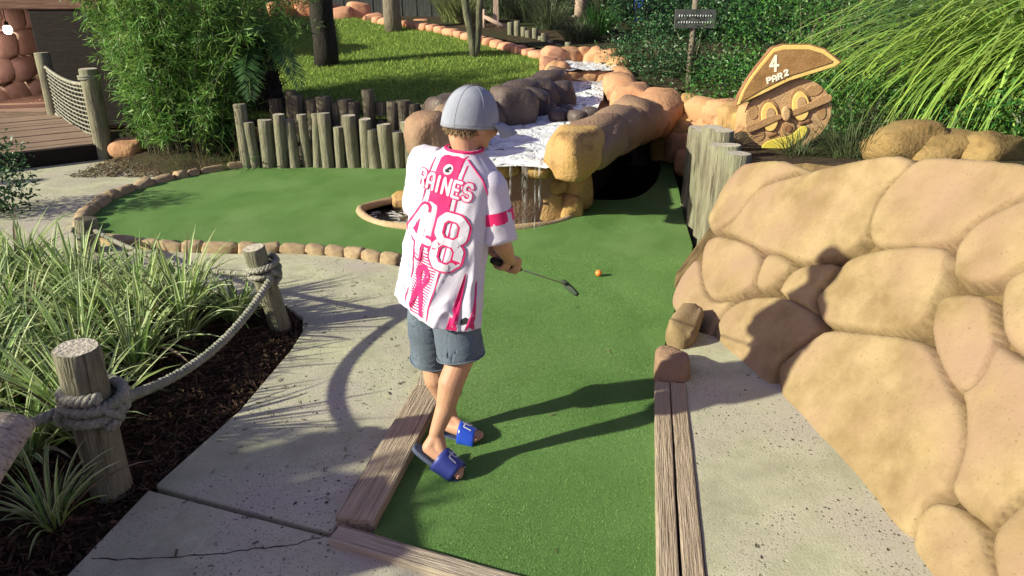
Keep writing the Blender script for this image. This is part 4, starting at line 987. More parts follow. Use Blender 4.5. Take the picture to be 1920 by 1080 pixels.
def shirt(th, z, off=0.):
    """th = 0 at the spine, + towards his right side"""
    _, cx, cy, a, b, yw, tl = ring(z); f, r = axes(yw); c, s = math.cos(th), math.sin(th)
    lx = a * math.copysign(abs(s) ** .9, s); ly = -b * math.copysign(abs(c) ** .85, c); low = max(0, min(1, (1.12 - z) / .5))
    fold = low * (.008 * math.sin(th * 5 + z * 9) + .010 * nz((th * 1.4, z * 5.5, 1), 1, 3) + .007 * nz((th * 2.6 + z * 5, z * 4, 2), 1.3, 8)) + .003 * nz((th * 4, z * 14, 0), 1, 2)
    rg = 1 - abs(2 * nz((th * 1.1 + z * 2.2, z * 3.0 - th * .8, 4), 1.25, 6)); rg2 = 1 - abs(2 * nz((th * 2.0 - z * 4, z * 3.2, 7), 1.2, 1)); fold += low * (.015 * max(0, rg) ** 3 + .008 * max(0, rg2) ** 3)
    flare = .012 * max(0, (.66 - z) / .1) * max(0, math.sin(th * 2 + 1))
    n_ = (r * (lx / (a * a)) + f * (ly / (b * b))).normalized()
    return V((cx, cy, z)) + r * lx + f * ly + n_ * (fold + flare + off) + V((0, 0, -tl * lx))
zz = sorted(set([Z0 + (Z1 - Z0) * i / 140 for i in range(141)])); NT = 160; sh = MB()
sh.add([shirt(math.tau * j / NT, z) for z in zz for j in range(NT)], [(i * NT + j, i * NT + (j + 1) % NT, (i + 1) * NT + (j + 1) % NT, (i + 1) * NT + j) for i in range(len(zz) - 1) for j in range(NT)])
def sleeve(mb, s0, e0, r0, r1, f1, seed):
    e1 = s0.lerp(e0, f1); ctr = V((CHEST.x, CHEST.y, s0.z)); i0 = s0.lerp(ctr, .62) + V((0, 0, .012)); pts = []; rad = []
    for i in range(22):
        t = i / 21; q = max(0, 1 - t * 3.2); m0 = i0.lerp(s0, 1 - q ** 1.6) if t < .3125 else s0.lerp(e1, (t - .3125) / .6875)
        pts.append(m0); rad.append((r0 + (r1 - r0) * t) * (1 - .35 * q))
    n0 = len(mb.v); mb.tube(pts, rad, 28, cap=False)
    for i in range(n0, len(mb.v)):
        p = mb.v[i]; k = (i - n0) // 28 / 21; ax_ = pts[(i - n0) // 28]; mb.v[i] = p + (p - ax_).normalized() * (.008 * nz(p, 16, seed) + .004 * nz(p, 34, seed)) * k
    return pts, rad
slp, slr = sleeve(sh, SHR + V((-.012, .012, .004)), ELR, .058, .062, .98, 1); sleeve(sh, SHL + V((.012, -.008, 0)), ELL, .058, .060, .9, 2)
shirt_o = sh.build('jersey', M['white_cloth'], boy); sm = shirt_o.modifiers.new('s', 'SOLIDIFY'); sm.thickness = .003; sm.offset = -1

# the print: flat shapes laid on the cloth
class Print:
    def __init__(s, mapper): s.map = mapper; s.n = 0
    def quad_strip(s, mb, pts, w, off):
        """a ribbon of width w along 2-D points"""
        for (ax, ay), (bx, by) in zip(pts, pts[1:]):
            L = math.hypot(bx - ax, by - ay); k = max(1, int(L / .006)); nx, ny = -(by - ay) / L * w / 2, (bx - ax) / L * w / 2; s.n += 1; o = off + s.n % 37 * .000012
            vs = []
            for i in range(k + 1):
                x, y = ax + (bx - ax) * i / k, ay + (by - ay) * i / k; vs += [s.map(x - nx, y - ny, o), s.map(x + nx, y + ny, o)]
            mb.add(vs, [(2 * i, 2 * i + 1, 2 * i + 3, 2 * i + 2) for i in range(k)])
    def dots(s, mb, pts, w, off):
        for x, y in pts: s.poly(mb, [(x + w / 2 * math.cos(math.tau * i / 8 + .39), y + w / 2 * math.sin(math.tau * i / 8 + .39)) for i in range(8)], off, .007 if w > .014 else 0)
    def poly(s, mb, poly, off, step=.008):
        s.n += 1; v, f = fill(poly, step); o = off + s.n % 37 * .000012; mb.add([s.map(p.x, p.y, o) for p in v], f)
    def stroke(s, mb, lines, w, off):
        for pl in lines: s.quad_strip(mb, pl, w, off); s.dots(mb, pl, w * .98, off)
GL = {'R': [[(0, 0), (0, 1), (.45, 1), (.6, .88), (.6, .62), (.45, .5), (0, .5)], [(.3, .5), (.6, 0)]], 'A': [[(0, 0), (0, .75), (.15, 1), (.45, 1), (.6, .75), (.6, 0)], [(0, .4), (.6, .4)]], 'I': [[(.3, 0), (.3, 1)]],
      'N': [[(0, 0), (0, 1), (.6, 0), (.6, 1)]], 'E': [[(.6, 0), (0, 0), (0, 1), (.6, 1)], [(0, .5), (.45, .5)]], 'S': [[(0, .15), (.15, 0), (.45, 0), (.6, .15), (.6, .38), (.45, .5), (.15, .5), (0, .62), (0, .85), (.15, 1), (.45, 1), (.6, .85)]],
      'P': [[(0, 0), (0, 1), (.45, 1), (.6, .88), (.6, .62), (.45, .5), (0, .5)]], '4': [[(.46, 0), (.46, 1), (0, .36), (.72, .36)]], '2': [[(0, .8), (.15, 1), (.45, 1), (.6, .82), (.55, .6), (0, 0), (.62, 0)]],
      '8': [[(.14, .5), (0, .62), (0, .87), (.15, 1), (.47, 1), (.62, .87), (.62, .62), (.48, .5), (.14, .5), (0, .37), (0, .13), (.15, 0), (.47, 0), (.62, .13), (.62, .37), (.48, .5)]], 'L': [[(0, 1), (0, 0), (.55, 0)]], 'T': [[(.3, 0), (.3, 1)], [(0, 1), (.6, 1)]]}
def glyph(ch, x, y, sx, sy, sh=0.): return [[(x + (px + sh * py) * sx, y + py * sy) for px, py in pl] for pl in GL[ch]]
def on_back(l, z, off):
    _, cx, cy, a, b, yw, tl = ring(z); k = max(-.99, min(.99, l / a)); return shirt(math.copysign(math.asin(min(1, abs(k) ** (1 / .9))), k), z, off)
PB = Print(on_back)
def band(l0, l1, z0, z1, off, mt, name, l2=None, l3=None):
    mb = MB(); PB.poly(mb, [(l0, z0), (l1, z0), (l1 if l2 is None else l3, z1), (l0 if l2 is None else l2, z1)], off, .008); return mb.build(name, M[mt], shirt_o)
CZ = Z1
band(-.044, .044, .86, CZ - .012, .0012, 'pink', 'spine_stripe', -.046, .046)
for l in (-.066, .060):
    mb = MB(); PB.quad_strip(mb, [(l, Z0 + .01), (l * .96, CZ - .035)], .0045, .0012); mb.build('pinstripe', M['pink'], shirt_o)
# hatched lower stripe with the ribbon
mb = MB(); z = Z0 + .012
while z < .86:
    PB.quad_strip(mb, [(-.045, z), (.045, z + .004)], .0042, .0012); z += .0098
mb.build('hatching', M['pink'], shirt_o)
mb = MB(); rz = .735
PB.stroke(mb, [[(.030, rz - .085), (.012, rz - .03), (-.022, rz + .035), (-.020, rz + .062), (0, rz + .075), (.018, rz + .060), (.020, rz + .035), (-.014, rz - .03), (-.032, rz - .085)]], .021, .0020); mb.build('ribbon', M['pink'], shirt_o)
# name and number
mbp, mbw = MB(), MB(); X = -.095; zN = CZ - .135; H = .050
for ch in 'RAINES':
    w = .026 if ch != 'I' else .012; off_x = X - (.0078 if ch == 'I' else 0)
    g_ = glyph(ch, off_x, zN, .038, H); PB.stroke(mbp, g_, .0165, .0022); PB.stroke(mbw, g_, .0090, .0030); X += w + .0108
mbp.build('name_outline', M['pink'], shirt_o); mbw.build('name', M['print_white'], shirt_o)
mbp, mbw, mbi = MB(), MB(), MB(); z4 = .835; H = .175
for ch, x0, sx in (('4', -.112, .150), ('8', .022, .130)):
    g_ = glyph(ch, x0, z4, sx, H); PB.stroke(mbp, g_, .044 if ch == '4' else .038, .0048); PB.stroke(mbw, g_, .024 if ch == '4' else .026, .0062)
mbp.build('number_outline', M['pink'], shirt_o); mbw.build('number', M['print_white'], shirt_o)
# collar badge
mb = MB(); bc = (.0, CZ - .058); PB.poly(mb, [(bc[0] + .0165 * math.cos(math.tau * i / 18), bc[1] + .0165 * math.sin(math.tau * i / 18)) for i in range(18)], .0022, .01); mb.build('badge', M['print_white'], shirt_o)
mb = MB(); PB.poly(mb, [(bc[0] - .010, bc[1] - .003), (bc[0] + .004, bc[1] + .011), (bc[0] + .011, bc[1] + .004), (bc[0] + .002, bc[1] - .001), (bc[0] + .010, bc[1] - .006), (bc[0] - .004, bc[1] - .010)], .0030, .01); mb.build('badge_mark', M['dark'], shirt_o)
# collar edge, yoke piping, side panels
MB().tube([shirt(math.tau * j / 48, CZ - .004, .002) for j in range(48)], .0055, 8, closed=True).build('collar', M['pink'], shirt_o)
pip = []
for i in range(20):
    t = i / 19; pip.append(shirt(.55 + .75 * t, CZ - .02 - .115 * t ** 1.1, .002))
MB().tube(pip, .0032, 6).build('piping', M['magenta'], shirt_o)
PS = Print(lambda th, z, o: shirt(th, z, o))
for (th0, th1, zt, mt_, tp) in ((.80, 1.10, Z0 + .20, 'pink', 1.05), (1.32, 1.56, Z0 + .17, 'magenta', 1.46)):
    mb = MB(); v, f = fill([(th0, Z0 + .002), (th1, Z0 + .002), (tp + .02, zt), (tp - .02, zt)], .03); mb.add([shirt(p.x, p.y, .0014) for p in v], f); mb.build('side_panel', M[mt_], shirt_o)
mb = MB(); v, f = fill([(1.18, Z0 + .022), (1.34, Z0 + .030), (1.36, Z0 + .048), (1.30, Z0 + .052), (1.20, Z0 + .040)], .02); mb.add([shirt(p.x, p.y, .0020) for p in v], f); mb.build('hem_label', M['dark'], shirt_o)
# coloured band low on the sleeve
mb = MB(); i0, i1 = 13, 16; mb.tube([slp[i] for i in range(i0, i1 + 1)], [slr[i] + .006 for i in range(i0, i1 + 1)], 28, cap=False); mb.build('sleeve_band', M['pink'], shirt_o)

# shorts
sm_ = MB(); chain(sm_, [(PELV + V((0, 0, .01)) - pr * .045, .086), (PELV + V((0, 0, .01)) + pr * .045, .086)])
for hip, kn in ((HIPL, KNL), (HIPR, KNR)):
    e = hip.lerp(kn, .99); d = (e - hip).normalized()
    sm_.tube([hip - d * .03, hip, hip.lerp(e, .3), hip.lerp(e, .65), hip.lerp(e, .97), e], [.070, .078, .084, .089, .090, .088], 24)
def denim_fold(p, n): return n * (.007 * nz(p, 11, 2) + .006 * nz((p.x * 2, p.y * 2, p.z * 6), 2.4, 6) + .002 * nz(p, 40, 1))
remesh(sm_, 'shorts', M['denim'], boy, .0065, 3, denim_fold)
for hip, kn in ((HIPL, KNL), (HIPR, KNR)):
    e = hip.lerp(kn, .965); d = (kn - hip).normalized(); s = d.orthogonal().normalized(); u = d.cross(s)
    MB().tube([e + (s * math.cos(a) + u * math.sin(a)) * (.0905 + .003 * math.sin(3 * a)) for a in [math.tau * i / 32 for i in range(32)]], .0035, 6, closed=True).build('hem', M['denim'], boy)

# slide sandals
for idx, (heel, toe, d, sd, up) in enumerate(FEET):
    near = idx == 1; t = MB(); L = (toe - heel).length
    out = chaikin([(-.035, -.022), (-.04, .0), (-.035, .022), (.02, .033), (.09, .036), (L + .012, .038), (L + .038, .022), (L + .042, 0), (L + .036, -.024), (L + .008, -.038), (.09, -.033), (.02, -.031)], 2)
    o0 = heel - up * .018 if near else heel - up * .022
    n2 = MB().prism(out, lambda x, y, z: o0 + d * x + sd * y + up * z, -.020, .0); so_ = n2.build('sandal', M['sole'], boy, smooth=False); bevel(so_, .006)
    st = MB(); vs = []
    for i in range(7):
        for j in range(15):
            a = math.pi * j / 14; x = L * .44 + L * .55 * i / 6 + .008 * math.cos(a) * (1 if near else -1)
            hgt = .078 - .020 * i / 6; vs.append(o0 + d * x + sd * math.cos(a) * (.046 - .0006 * i) + up * (math.sin(a) ** .7 * hgt - .012))
    st.add(vs, [(i * 15 + j, i * 15 + j + 1, (i + 1) * 15 + j + 1, (i + 1) * 15 + j) for i in range(6) for j in range(14)])
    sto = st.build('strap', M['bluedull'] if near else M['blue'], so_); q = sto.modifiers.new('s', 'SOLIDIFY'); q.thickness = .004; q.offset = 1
    def on_strap(x, y, o, o0=o0, d=d, sd=sd, up=up, L=L):
        a = math.pi / 2 + y / .05; i = (x - L * .44) / (L * .55) * 6; return o0 + d * x + sd * math.cos(a) * (.046 + .006 + o) + up * (math.sin(a) ** .7 * (.078 - .020 * i / 6 + .0055 + o) - .012)
    PSt = Print(on_strap); lg = MB()
    for ch, cx, cy in (('L', .0, .006), ('A', .012, -.012)):
        for pl in GL[ch]: PSt.quad_strip(lg, [(L * .62 + py * .034 - cx, cy - px * .034 + .010) for px, py in pl], .0052, .0012)
    lg.build('logo', M['print_white'], so_)

# putter held out after the stroke, and the ball rolling away
put = thing('putter', HEADP, "mini golf putter with black grip held in the child's hands", 'putter')
MB().tube([BUTT, BUTT.lerp(HAND, .5), HAND + pdir * .10, HAND + pdir * .115], [.0135, .013, .0105, .006], 12).build('grip', M['grip'], put)
MB().tube([HAND + pdir * .10, HEADP - pdir * .02], .0034, 8).build('shaft', M['steel'], put)
hx = (gs * .75 - V((0, .4, .5))).normalized(); hx = (hx - pdir * hx.dot(pdir)).normalized(); hy = pdir.cross(hx)
hd = MB().prism(chaikin([(-.028, -.012), (.072, -.012), (.080, 0), (.072, .014), (-.022, .016), (-.030, .004)], 1), lambda x, y, z: HEADP + hx * x + hy * y + pdir * z, -.014, .022)
bevel(hd.build('head', M['putterhead'], put, smooth=False), .003)
MB().tube([HEADP - pdir * .022, HEADP - pdir * .005], .0075, 10).build('hosel', M['putterhead'], put)
bp_ = P(1122, 521); bl = MB().ell((bp_.x, bp_.y, green_z(bp_.x, bp_.y) + .0225), (.0215, .0215, .0215), None, 24, 16); tag(bl.build('golf_ball', M['orange']), 'orange golf ball rolling on the green ahead of the putter', 'ball')

M['sign_band'] = mat('sign_band', (.30, .175, .08), (.39, .24, .12), 7, .8, .35, 60, stretch=(1, 1, 2))
overlay(M['sign_tan'], 'noise', 7, .3, .42, (.25, .15, .07), .6)
overlay(M['sign_brown'], 'noise', 5, .34, .46, (.15, .085, .035), .6)
# ================================================================== PIRATE HOLE SIGN
SG = Q(1466, 287, 5.5); sgn = thing('hole_sign', SG, 'carved pirate face hole sign with a tricorn hat reading 4 par 2', 'sign')
sf = V((-.10, -1, .06)).normalized(); sr = V((1, -.10, 0)).normalized(); su = sr.cross(sf) * -1
if su.z < 0: su = -su
def sg(x, y, d): return SG + sr * ((x - 590) / 1200) + su * ((995 - y) / 1130) + sf * d
def sgp(name, poly, d0, d1, mt_, parent=None, sm_=1, bev=.004):
    o = MB().prism(chaikin(poly, sm_) if sm_ else poly, sg, d0, d1).build(name, M[mt_], parent or sgn, smooth=False); return bevel(o, bev) if bev else o
def elp(cx, cy, rx, ry, rot=0, n=28): return [(cx + rx * math.cos(a) * math.cos(rot) - ry * math.sin(a) * math.sin(rot), cy + rx * math.cos(a) * math.sin(rot) + ry * math.sin(a) * math.cos(rot)) for a in [math.tau * i / n for i in range(n)]]
face = sgp('face', elp(604, 672, 378, 300, -.18, 40), -.05, .0, 'sign_tan', sm_=0)
hat = [(118, 612), (140, 520), (200, 390), (290, 255), (390, 125), (480, 100), (700, 98), (840, 135), (995, 240), (950, 275), (800, 322), (560, 398), (350, 505)]
ho = sgp('hat', hat, -.05, .035, 'sign_dark', sm_=0)
cxh, cyh = 540, 300; sgp('hat_trim', [(cxh + (x - cxh) * .965, cyh + (y - cyh) * .95) for x, y in hat], .0352, .043, 'sign_yellow', ho, 0)
sgp('hat_front', [(155, 572), (185, 475), (250, 360), (330, 255), (400, 165), (480, 142), (690, 140), (810, 172), (905, 228), (900, 245), (780, 283), (550, 355), (340, 460)], .0432, .050, 'sign_brown', ho, 0, .002)
def on_hat(x, y, o): return sg(x, y, .0505 + o)
class PH(Print): pass
PT = Print(lambda x, y, o: on_hat(x, y, o))
def sign_text(chars, w, name):
    mb = MB(); k = 0
    for ch, x, y, s, hgt, rot in chars:
        for pl in GL[ch]:
            q = [(x + math.cos(rot) * px * s + math.sin(rot) * py * hgt, y + math.sin(rot) * px * s - math.cos(rot) * py * hgt) for px, py in pl]
            for (a, b) in zip(q, q[1:]):
                k += 1; L = math.hypot(b[0] - a[0], b[1] - a[1]); nx, ny = -(b[1] - a[1]) / L * w / 2, (b[0] - a[0]) / L * w / 2; ex, ey = (b[0] - a[0]) / L * w * .35, (b[1] - a[1]) / L * w * .35; h = .003 + k * .00006
                mb.prism([(a[0] - nx - ex, a[1] - ny - ey), (b[0] - nx + ex, b[1] - ny + ey), (b[0] + nx + ex, b[1] + ny + ey), (a[0] + nx - ex, a[1] + ny - ey)], lambda x_, y_, d: sg(x_, y_, d), .0502, .0505 + h)
    mb.build(name, M['sign_white'], ho, smooth=False)
sign_text([('4', 388, 318, 95, 118, -.1)], 21, 'number')
sign_text([('P', 378, 413, 52, 42, -.33), ('A', 422, 398, 52, 42, -.33), ('R', 468, 380, 52, 42, -.33), ('2', 518, 352, 48, 42, -.33)], 13, 'lettering')
for (cx, cy) in ((440, 690), (698, 597)):
    sgp('eye_socket', elp(cx - 6, cy - 12, 92, 140, -.25), .0005, .008, 'sign_band', sm_=0)
    ey = sgp('eye', elp(cx, cy, 74, 122, -.25), .0085, .020, 'sign_yellow', sm_=0)
    sgp('pupil', elp(cx + 2, cy - 18, 40, 62, -.25), .0205, .026, 'sign_tan', ey, 0)
for i, pl in enumerate(([(234, 760), (330, 735), (420, 690), (520, 665), (548, 680), (545, 702), (470, 735), (360, 790), (250, 832), (236, 800)], [(606, 635), (700, 600), (780, 560), (880, 500), (950, 500), (958, 530), (950, 555), (860, 592), (700, 660), (620, 688)])):
    sgp('moustache_band', pl, .018, .028, 'sign_band')
sgp('nose', elp(575, 660, 38, 62, -.2), .004, .045, 'sign_tan', sm_=0, bev=.012)
for i, (cx, cy, rx, ry) in enumerate(((800, 470, 74, 46), (292, 652, 46, 62), (365, 850, 52, 48), (890, 650, 40, 60))): sgp('spot', elp(cx, cy, rx, ry, -.2, 20), .0008, .006, 'sign_band', sm_=0)
mo = sgp('mouth', elp(612, 785, 60, 58, 0, 20), .001, .018, 'sign_band', sm_=0); sgp('mouth_hollow', elp(612, 783, 32, 30, 0, 16), .0225, .026, 'sign_dark', mo, 0, 0)
for pl in ([(436, 850), (515, 815), (526, 832), (450, 868)], [(700, 740), (790, 702), (804, 722), (714, 758)]): sgp('whisker_bar', pl, .001, .014, 'sign_dark', sm_=0)
sgp('beard', [(395, 965), (420, 905), (520, 870), (640, 845), (720, 770), (770, 755), (790, 800), (740, 880), (640, 950), (500, 985)], .003, .016, 'sign_lemon')
for x in (-.12, .14): q = SG + sr * x - sf * .02; MB().tube([(q.x, q.y + .02, q.z - .12), (q.x, q.y + .02, q.z + .25)], .03, 10).build('stake', M['darklog'], sgn)

# ================================================================== PLANTS AND WHAT STANDS BEHIND
def tufted(name, p, n, L, w, mt, label, seed, lean=(.1, .9), curl=(.3, 1.6), spread=.08, cat='grass', segs=5, group=None, keep=None):
    rnd = random.Random(seed); mb = MB(); p = V(p)
    for _ in range(n):
        az = rnd.uniform(0, 6.283); r0 = spread * math.sqrt(rnd.random())
        blade(mb, p + V((math.cos(az) * r0, math.sin(az) * r0, -.02)), az + rnd.gauss(0, .3), rnd.uniform(*L), rnd.uniform(*w), rnd.uniform(*lean), rnd.uniform(*curl), segs)
    return tag(mb.build(name, M[mt], org=p), label, cat, group)
def shrub(name, parts, label, mt, seed, L=.05, W=.022, n=3500, stem='mossbark', base=None, clump=26, down=.2, cat='shrub', group=None, outer=.6, shell=.55):
    rnd = random.Random(seed); c0 = V(base or (parts[0][0][0], parts[0][0][1], back_z(parts[0][0][0], parts[0][0][1])))
    t = thing(name, c0, label, cat, group); mb = MB(); tot = sum(r[0] * r[1] + r[1] * r[2] for c, r in parts)
    for c, r in parts: leafcloud(mb, int(n * (r[0] * r[1] + r[1] * r[2]) / tot), c, r, L, W, rnd, down, shell=shell, clump=clump, outer=outer)
    mb.build('foliage', M[mt], t); st = MB()
    for c, r in parts:
        for k in range(5):
            e = V(c) + V((rnd.uniform(-.6, .6) * r[0], rnd.uniform(-.6, .6) * r[1], rnd.uniform(0, .6) * r[2])); s = c0 + V((rnd.uniform(-.12, .12), rnd.uniform(-.12, .12), -.03)); st.tube([s, s.lerp(e, .5) + V((rnd.gauss(0, .04), rnd.gauss(0, .04), 0)), e], [.016, .011, .004], 6)
    st.build('stems', M[stem], t); return t
# bamboo screen left of the palisade
bam = thing('bamboo_clump', (-3.55, 8.1, 0), 'tall feathery bright green bamboo clump beside the wooden bridge', 'bamboo'); rnd = random.Random(77); lf, cu = MB(), MB()
for k in range(120):
    a = rnd.uniform(0, 6.283); r0 = math.sqrt(rnd.random()); b = V((-3.62 + .50 * r0 * math.cos(a), 8.15 + .35 * r0 * math.sin(a), 0)); H = rnd.uniform(1.6, 2.75); az = math.atan2(b.y - 8.15, b.x + 3.58) + rnd.gauss(0, .5)
    lean = rnd.uniform(.05, .46) * (.4 + r0); pts = []; lean *= (.55 if math.cos(az) < -.2 else 1.25)
    for i in range(9):
        t = i / 8; pts.append(b + V((math.cos(az) * lean * H * t ** 1.5, math.sin(az) * lean * H * .8 * t ** 1.5, H * t * (1 - .12 * t))))
    cu.tube(pts, [.007 * (1 - .7 * i / 8) for i in range(9)], 5)
    for q in range(int(H * 30)):
        t = rnd.uniform(.09, 1) ** .9; i = min(7, int(t * 8)); p = pts[i].lerp(pts[i + 1], t * 8 - i); d = rdir(rnd); d.z *= .3; e = p + d * rnd.uniform(.08, .3)
        for m_ in range(7):
            dd = (d * .7 + rdir(rnd) * .75 + V((0, 0, -.45 + .5 * rnd.random()))).normalized(); leaf(lf, p.lerp(e, rnd.random()), dd, rdir(rnd), rnd.uniform(.06, .13), rnd.uniform(.008, .014))
lf.build('foliage', M['bamboo'], bam); cu.build('canes', M['mossbark'], bam)
# cycad-like palm at the dark side of the bamboo
def palm(name, base, h, r, n, FL, label, seed, mt='frond', lw=.02, ll=.2, bark='bark', rise=(.2, 1.4), shag=0, aim=None, droop=(.8, 1.6)):
    rnd = random.Random(seed); base = V(base); t = thing(name, base, label, 'palm'); tr = MB(); k = 14
    lean = V((rnd.gauss(0, .05), rnd.gauss(0, .05), 0)); pts = [base + lean * h * (i / k) ** 2 + V((0, 0, h * i / k - .05)) for i in range(k + 1)]
    tr.tube(pts, [r * (1.08 - .2 * i / k + .06 * (i % 2)) for i in range(k + 1)], 14)
    for q in range(shag):
        i = rnd.randrange(k); a = rnd.uniform(0, 6.283); p = pts[i] + V((math.cos(a), math.sin(a), 0)) * r; blade(tr, p, a, rnd.uniform(.1, .3), .03, rnd.uniform(.6, 1.6), rnd.uniform(0, 1.4), 3)
    tr.build('trunk', M[bark], t); top = pts[-1]
    for q in range(n):
        az = (aim[0] + rnd.gauss(0, aim[1])) if aim and rnd.random() < aim[2] else rnd.uniform(0, 6.283); ph = rnd.uniform(*rise); cu_ = rnd.uniform(*droop); L = FL * rnd.uniform(.8, 1.1); p = top.copy(); mb = MB(); sp_ = []; st = L / 16
        for i in range(17):
            sp_.append(p.copy()); p = p + V((math.sin(ph) * math.cos(az), math.sin(ph) * math.sin(az), math.cos(ph))) * st; ph += cu_ / 16
        mb.tube(sp_, [.009 * (1 - .8 * i / 16) for i in range(17)], 5); sd = V((-math.sin(az), math.cos(az), 0))
        for i in range(2, 17):
            tt = (sp_[i] - sp_[i - 1]).normalized(); up = sd.cross(tt)
            for s in (-1, 1):
                for e in (0, .5):
                    bp0 = sp_[i - 1].lerp(sp_[i], e); l = ll * math.sin(math.pi * min(.97, (i + e) / 17 * .9 + .08)) ** .7
                    leaf(mb, bp0, sd * s + tt * .8 + V((0, 0, -.25)) + rdir(rnd) * .12, up, l, lw)
        mb.build('frond', M[mt], t)
    return t
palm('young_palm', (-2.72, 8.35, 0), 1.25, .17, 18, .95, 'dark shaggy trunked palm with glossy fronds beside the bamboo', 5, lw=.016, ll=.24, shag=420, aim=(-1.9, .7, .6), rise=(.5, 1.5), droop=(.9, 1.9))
tufted('fern_clump', (-2.9, 7.95, 0), 110, (.3, .7), (.012, .02), 'frond', 'dark leafy clump at the foot of the bamboo by the logs', 15, lean=(.2, 1.2), spread=.3, cat='plant')
tufted('dry_grass', (-3.35, 7.82, 0), 130, (.2, .55), (.005, .009), 'drytuft', 'straw coloured grass tuft at the foot of the bamboo', 16, lean=(.0, .8), spread=.38)
mb = MB(); rnd = random.Random(31)
for k in range(1700):
    x, y = rnd.uniform(-4.5, -2.85), rnd.uniform(7.2, 8.1)
    if any((x - a) ** 2 + (y - b) ** 2 < .0 for a, b in ()): continue
    if inside((x, y), GREEN) or min(math.hypot(x - a, y - b) for a, b in KB) < .09: continue
    mb.box((x, y, rnd.uniform(.005, .03)), (rnd.uniform(.02, .09), rnd.uniform(.004, .012), .004), Matrix.Rotation(rnd.uniform(0, 6), 3, 'Z') @ Matrix.Rotation(rnd.gauss(0, .3), 3, 'Y'))
tag(mb.build('leaf_litter', M['drytuft'], smooth=False), 'dry brown leaf litter under the bamboo', kind='stuff')
LB = [(-4.5, 8.0), (-4.1, 7.6), (-3.55, 7.2), (-3.2, 7.42), (-2.85, 7.75), (-2.9, 9), (-4.5, 9.2)]
tag(sheet(LB, .12, lambda x, y: .012 + .1 * min(1, max(0, dist_poly((x, y), LB)) / .5) + .015 * nz((x, y, 0), 6)).build('bamboo_bed', M['bedsoil']), 'brown soil bed at the foot of the bamboo', kind='structure')
tag(rock('edging_rock', (-4.38, 8.2, .1), (.2, .16, .14), M['terra2'], seed=4, sq=.7), 'brown rock at the foot of the bridge post', 'rock')

# dark hedge, fountain grass and low plants on the right
shrub('hedge_shrub', [((2.35, 9.3, 1.15), (.95, .7, .62)), ((1.75, 9.8, 1.0), (.5, .6, .45)), ((1.95, 8.95, .85), (.5, .3, .3))], 'dense dark small leaved shrub beside the upper stream', 'hedge', 1, .045, .022, 11000)
shrub('hedge_shrub', [((3.3, 8.6, 1.2), (.9, .7, .75)), ((3.0, 8.0, .85), (.8, .5, .4)), ((2.35, 7.7, .82), (.55, .4, .28))], 'dense dark glossy shrub behind the pirate hat', 'hedge2', 2, .045, .022, 11000)
shrub('hedge_shrub', [((4.6, 8.2, 1.1), (1.0, .8, .8))], 'dark shrub under the long arching grass', 'hedge', 3, .05, .024, 6000)
shrub('ground_shrub', [((3.1, 6.3, .78), (.6, .45, .26)), ((3.7, 5.9, .85), (.55, .45, .28))], 'low dark leafy ground shrub behind the golden rocks', 'hedge2', 4, .05, .018, 7000)
shrub('ground_shrub', [((3.6, 4.9, .92), (.5, .45, .22)), ((4.2, 5.3, 1.0), (.6, .5, .3))], 'low mid green leafy shrub above the top of the rock wall', 'hedge2', 5, .06, .02, 5000)
def fountain(p, n, L, label, seed, mt='fountain', w=(.022, .046), spread=.3, aim=None):
    rnd = random.Random(seed); mb = MB(); p = V(p)
    for _ in range(n):
        az = rnd.uniform(0, 6.283) if not aim or rnd.random() < .3 else rnd.gauss(aim, .75); r0 = spread * math.sqrt(rnd.random())
        blade(mb, p + V((math.cos(az) * r0, math.sin(az) * r0, -.03)), az + rnd.gauss(0, .25), rnd.uniform(L[0], L[1]), rnd.uniform(*w), rnd.uniform(.05, .6), rnd.uniform(1.7, 2.8), 11, twist=rnd.gauss(0, .3))
    return tag(mb.build('fountain_grass', M[mt], org=p), label, 'grass')
fountain((4.45, 6.3, .72), 430, (1.5, 2.6), 'huge arching bright green fountain grass hanging over the sign', 1, aim=3.6)
fountain((4.9, 5.4, .8), 400, (1.5, 2.5), 'yellow green arching grass clump above the right rocks', 2, aim=3.4)
fountain((4.9, 7.6, .8), 400, (1.6, 2.8), 'arching green grass clump behind the largest fountain grass', 3, aim=3.9)
tufted('grass_tuft', (2.35, 4.95, .66), 320, (.22, .50), (.004, .008), 'tuft', 'dark wiry grass tuft growing in front of the pirate sign', 21, lean=(.05, 1.0), spread=.16)
tufted('grass_tuft', (2.75, 4.85, .68), 200, (.2, .45), (.004, .007), 'tuft', 'dark wiry grass tuft beside the golden rocks', 22, lean=(.05, 1.1), spread=.16)
tufted('grass_tuft', (1.62, 5.6, .60), 160, (.15, .32), (.004, .007), 'drytuft', 'brownish wiry tuft between the green logs and the sign', 23, lean=(.05, .9), spread=.12)
tufted('grass_tuft', (2.05, 5.15, .64), 150, (.15, .34), (.004, .007), 'tuft', 'short wiry tuft at the left foot of the sign', 24, lean=(.05, 1.0), spread=.1)
tufted('broadleaf_plant', (3.3, 4.1, .95), 60, (.12, .3), (.02, .04), 'fountain', 'bright broad leaved plant at the right end of the rocks', 25, lean=(.2, 1.2), spread=.15, cat='plant')
for i, (u, v, y, s, lb) in enumerate(((1700, 272, 4.75, (.28, .2, .16), 'golden creased rock between dark tufts behind the wall crest'), (1775, 280, 4.7, (.3, .22, .14), 'golden rock in the middle of the row behind the wall crest'), (1850, 286, 4.6, (.26, .2, .13), 'mossy golden rock at the shrub end of the row behind the crest'))):
    tag(rock('golden_rock', Q(u, v, y), s, M['gold2'], rz=.2 * i, seed=i + 400, sq=.7, amp=.2), lb, 'rock')

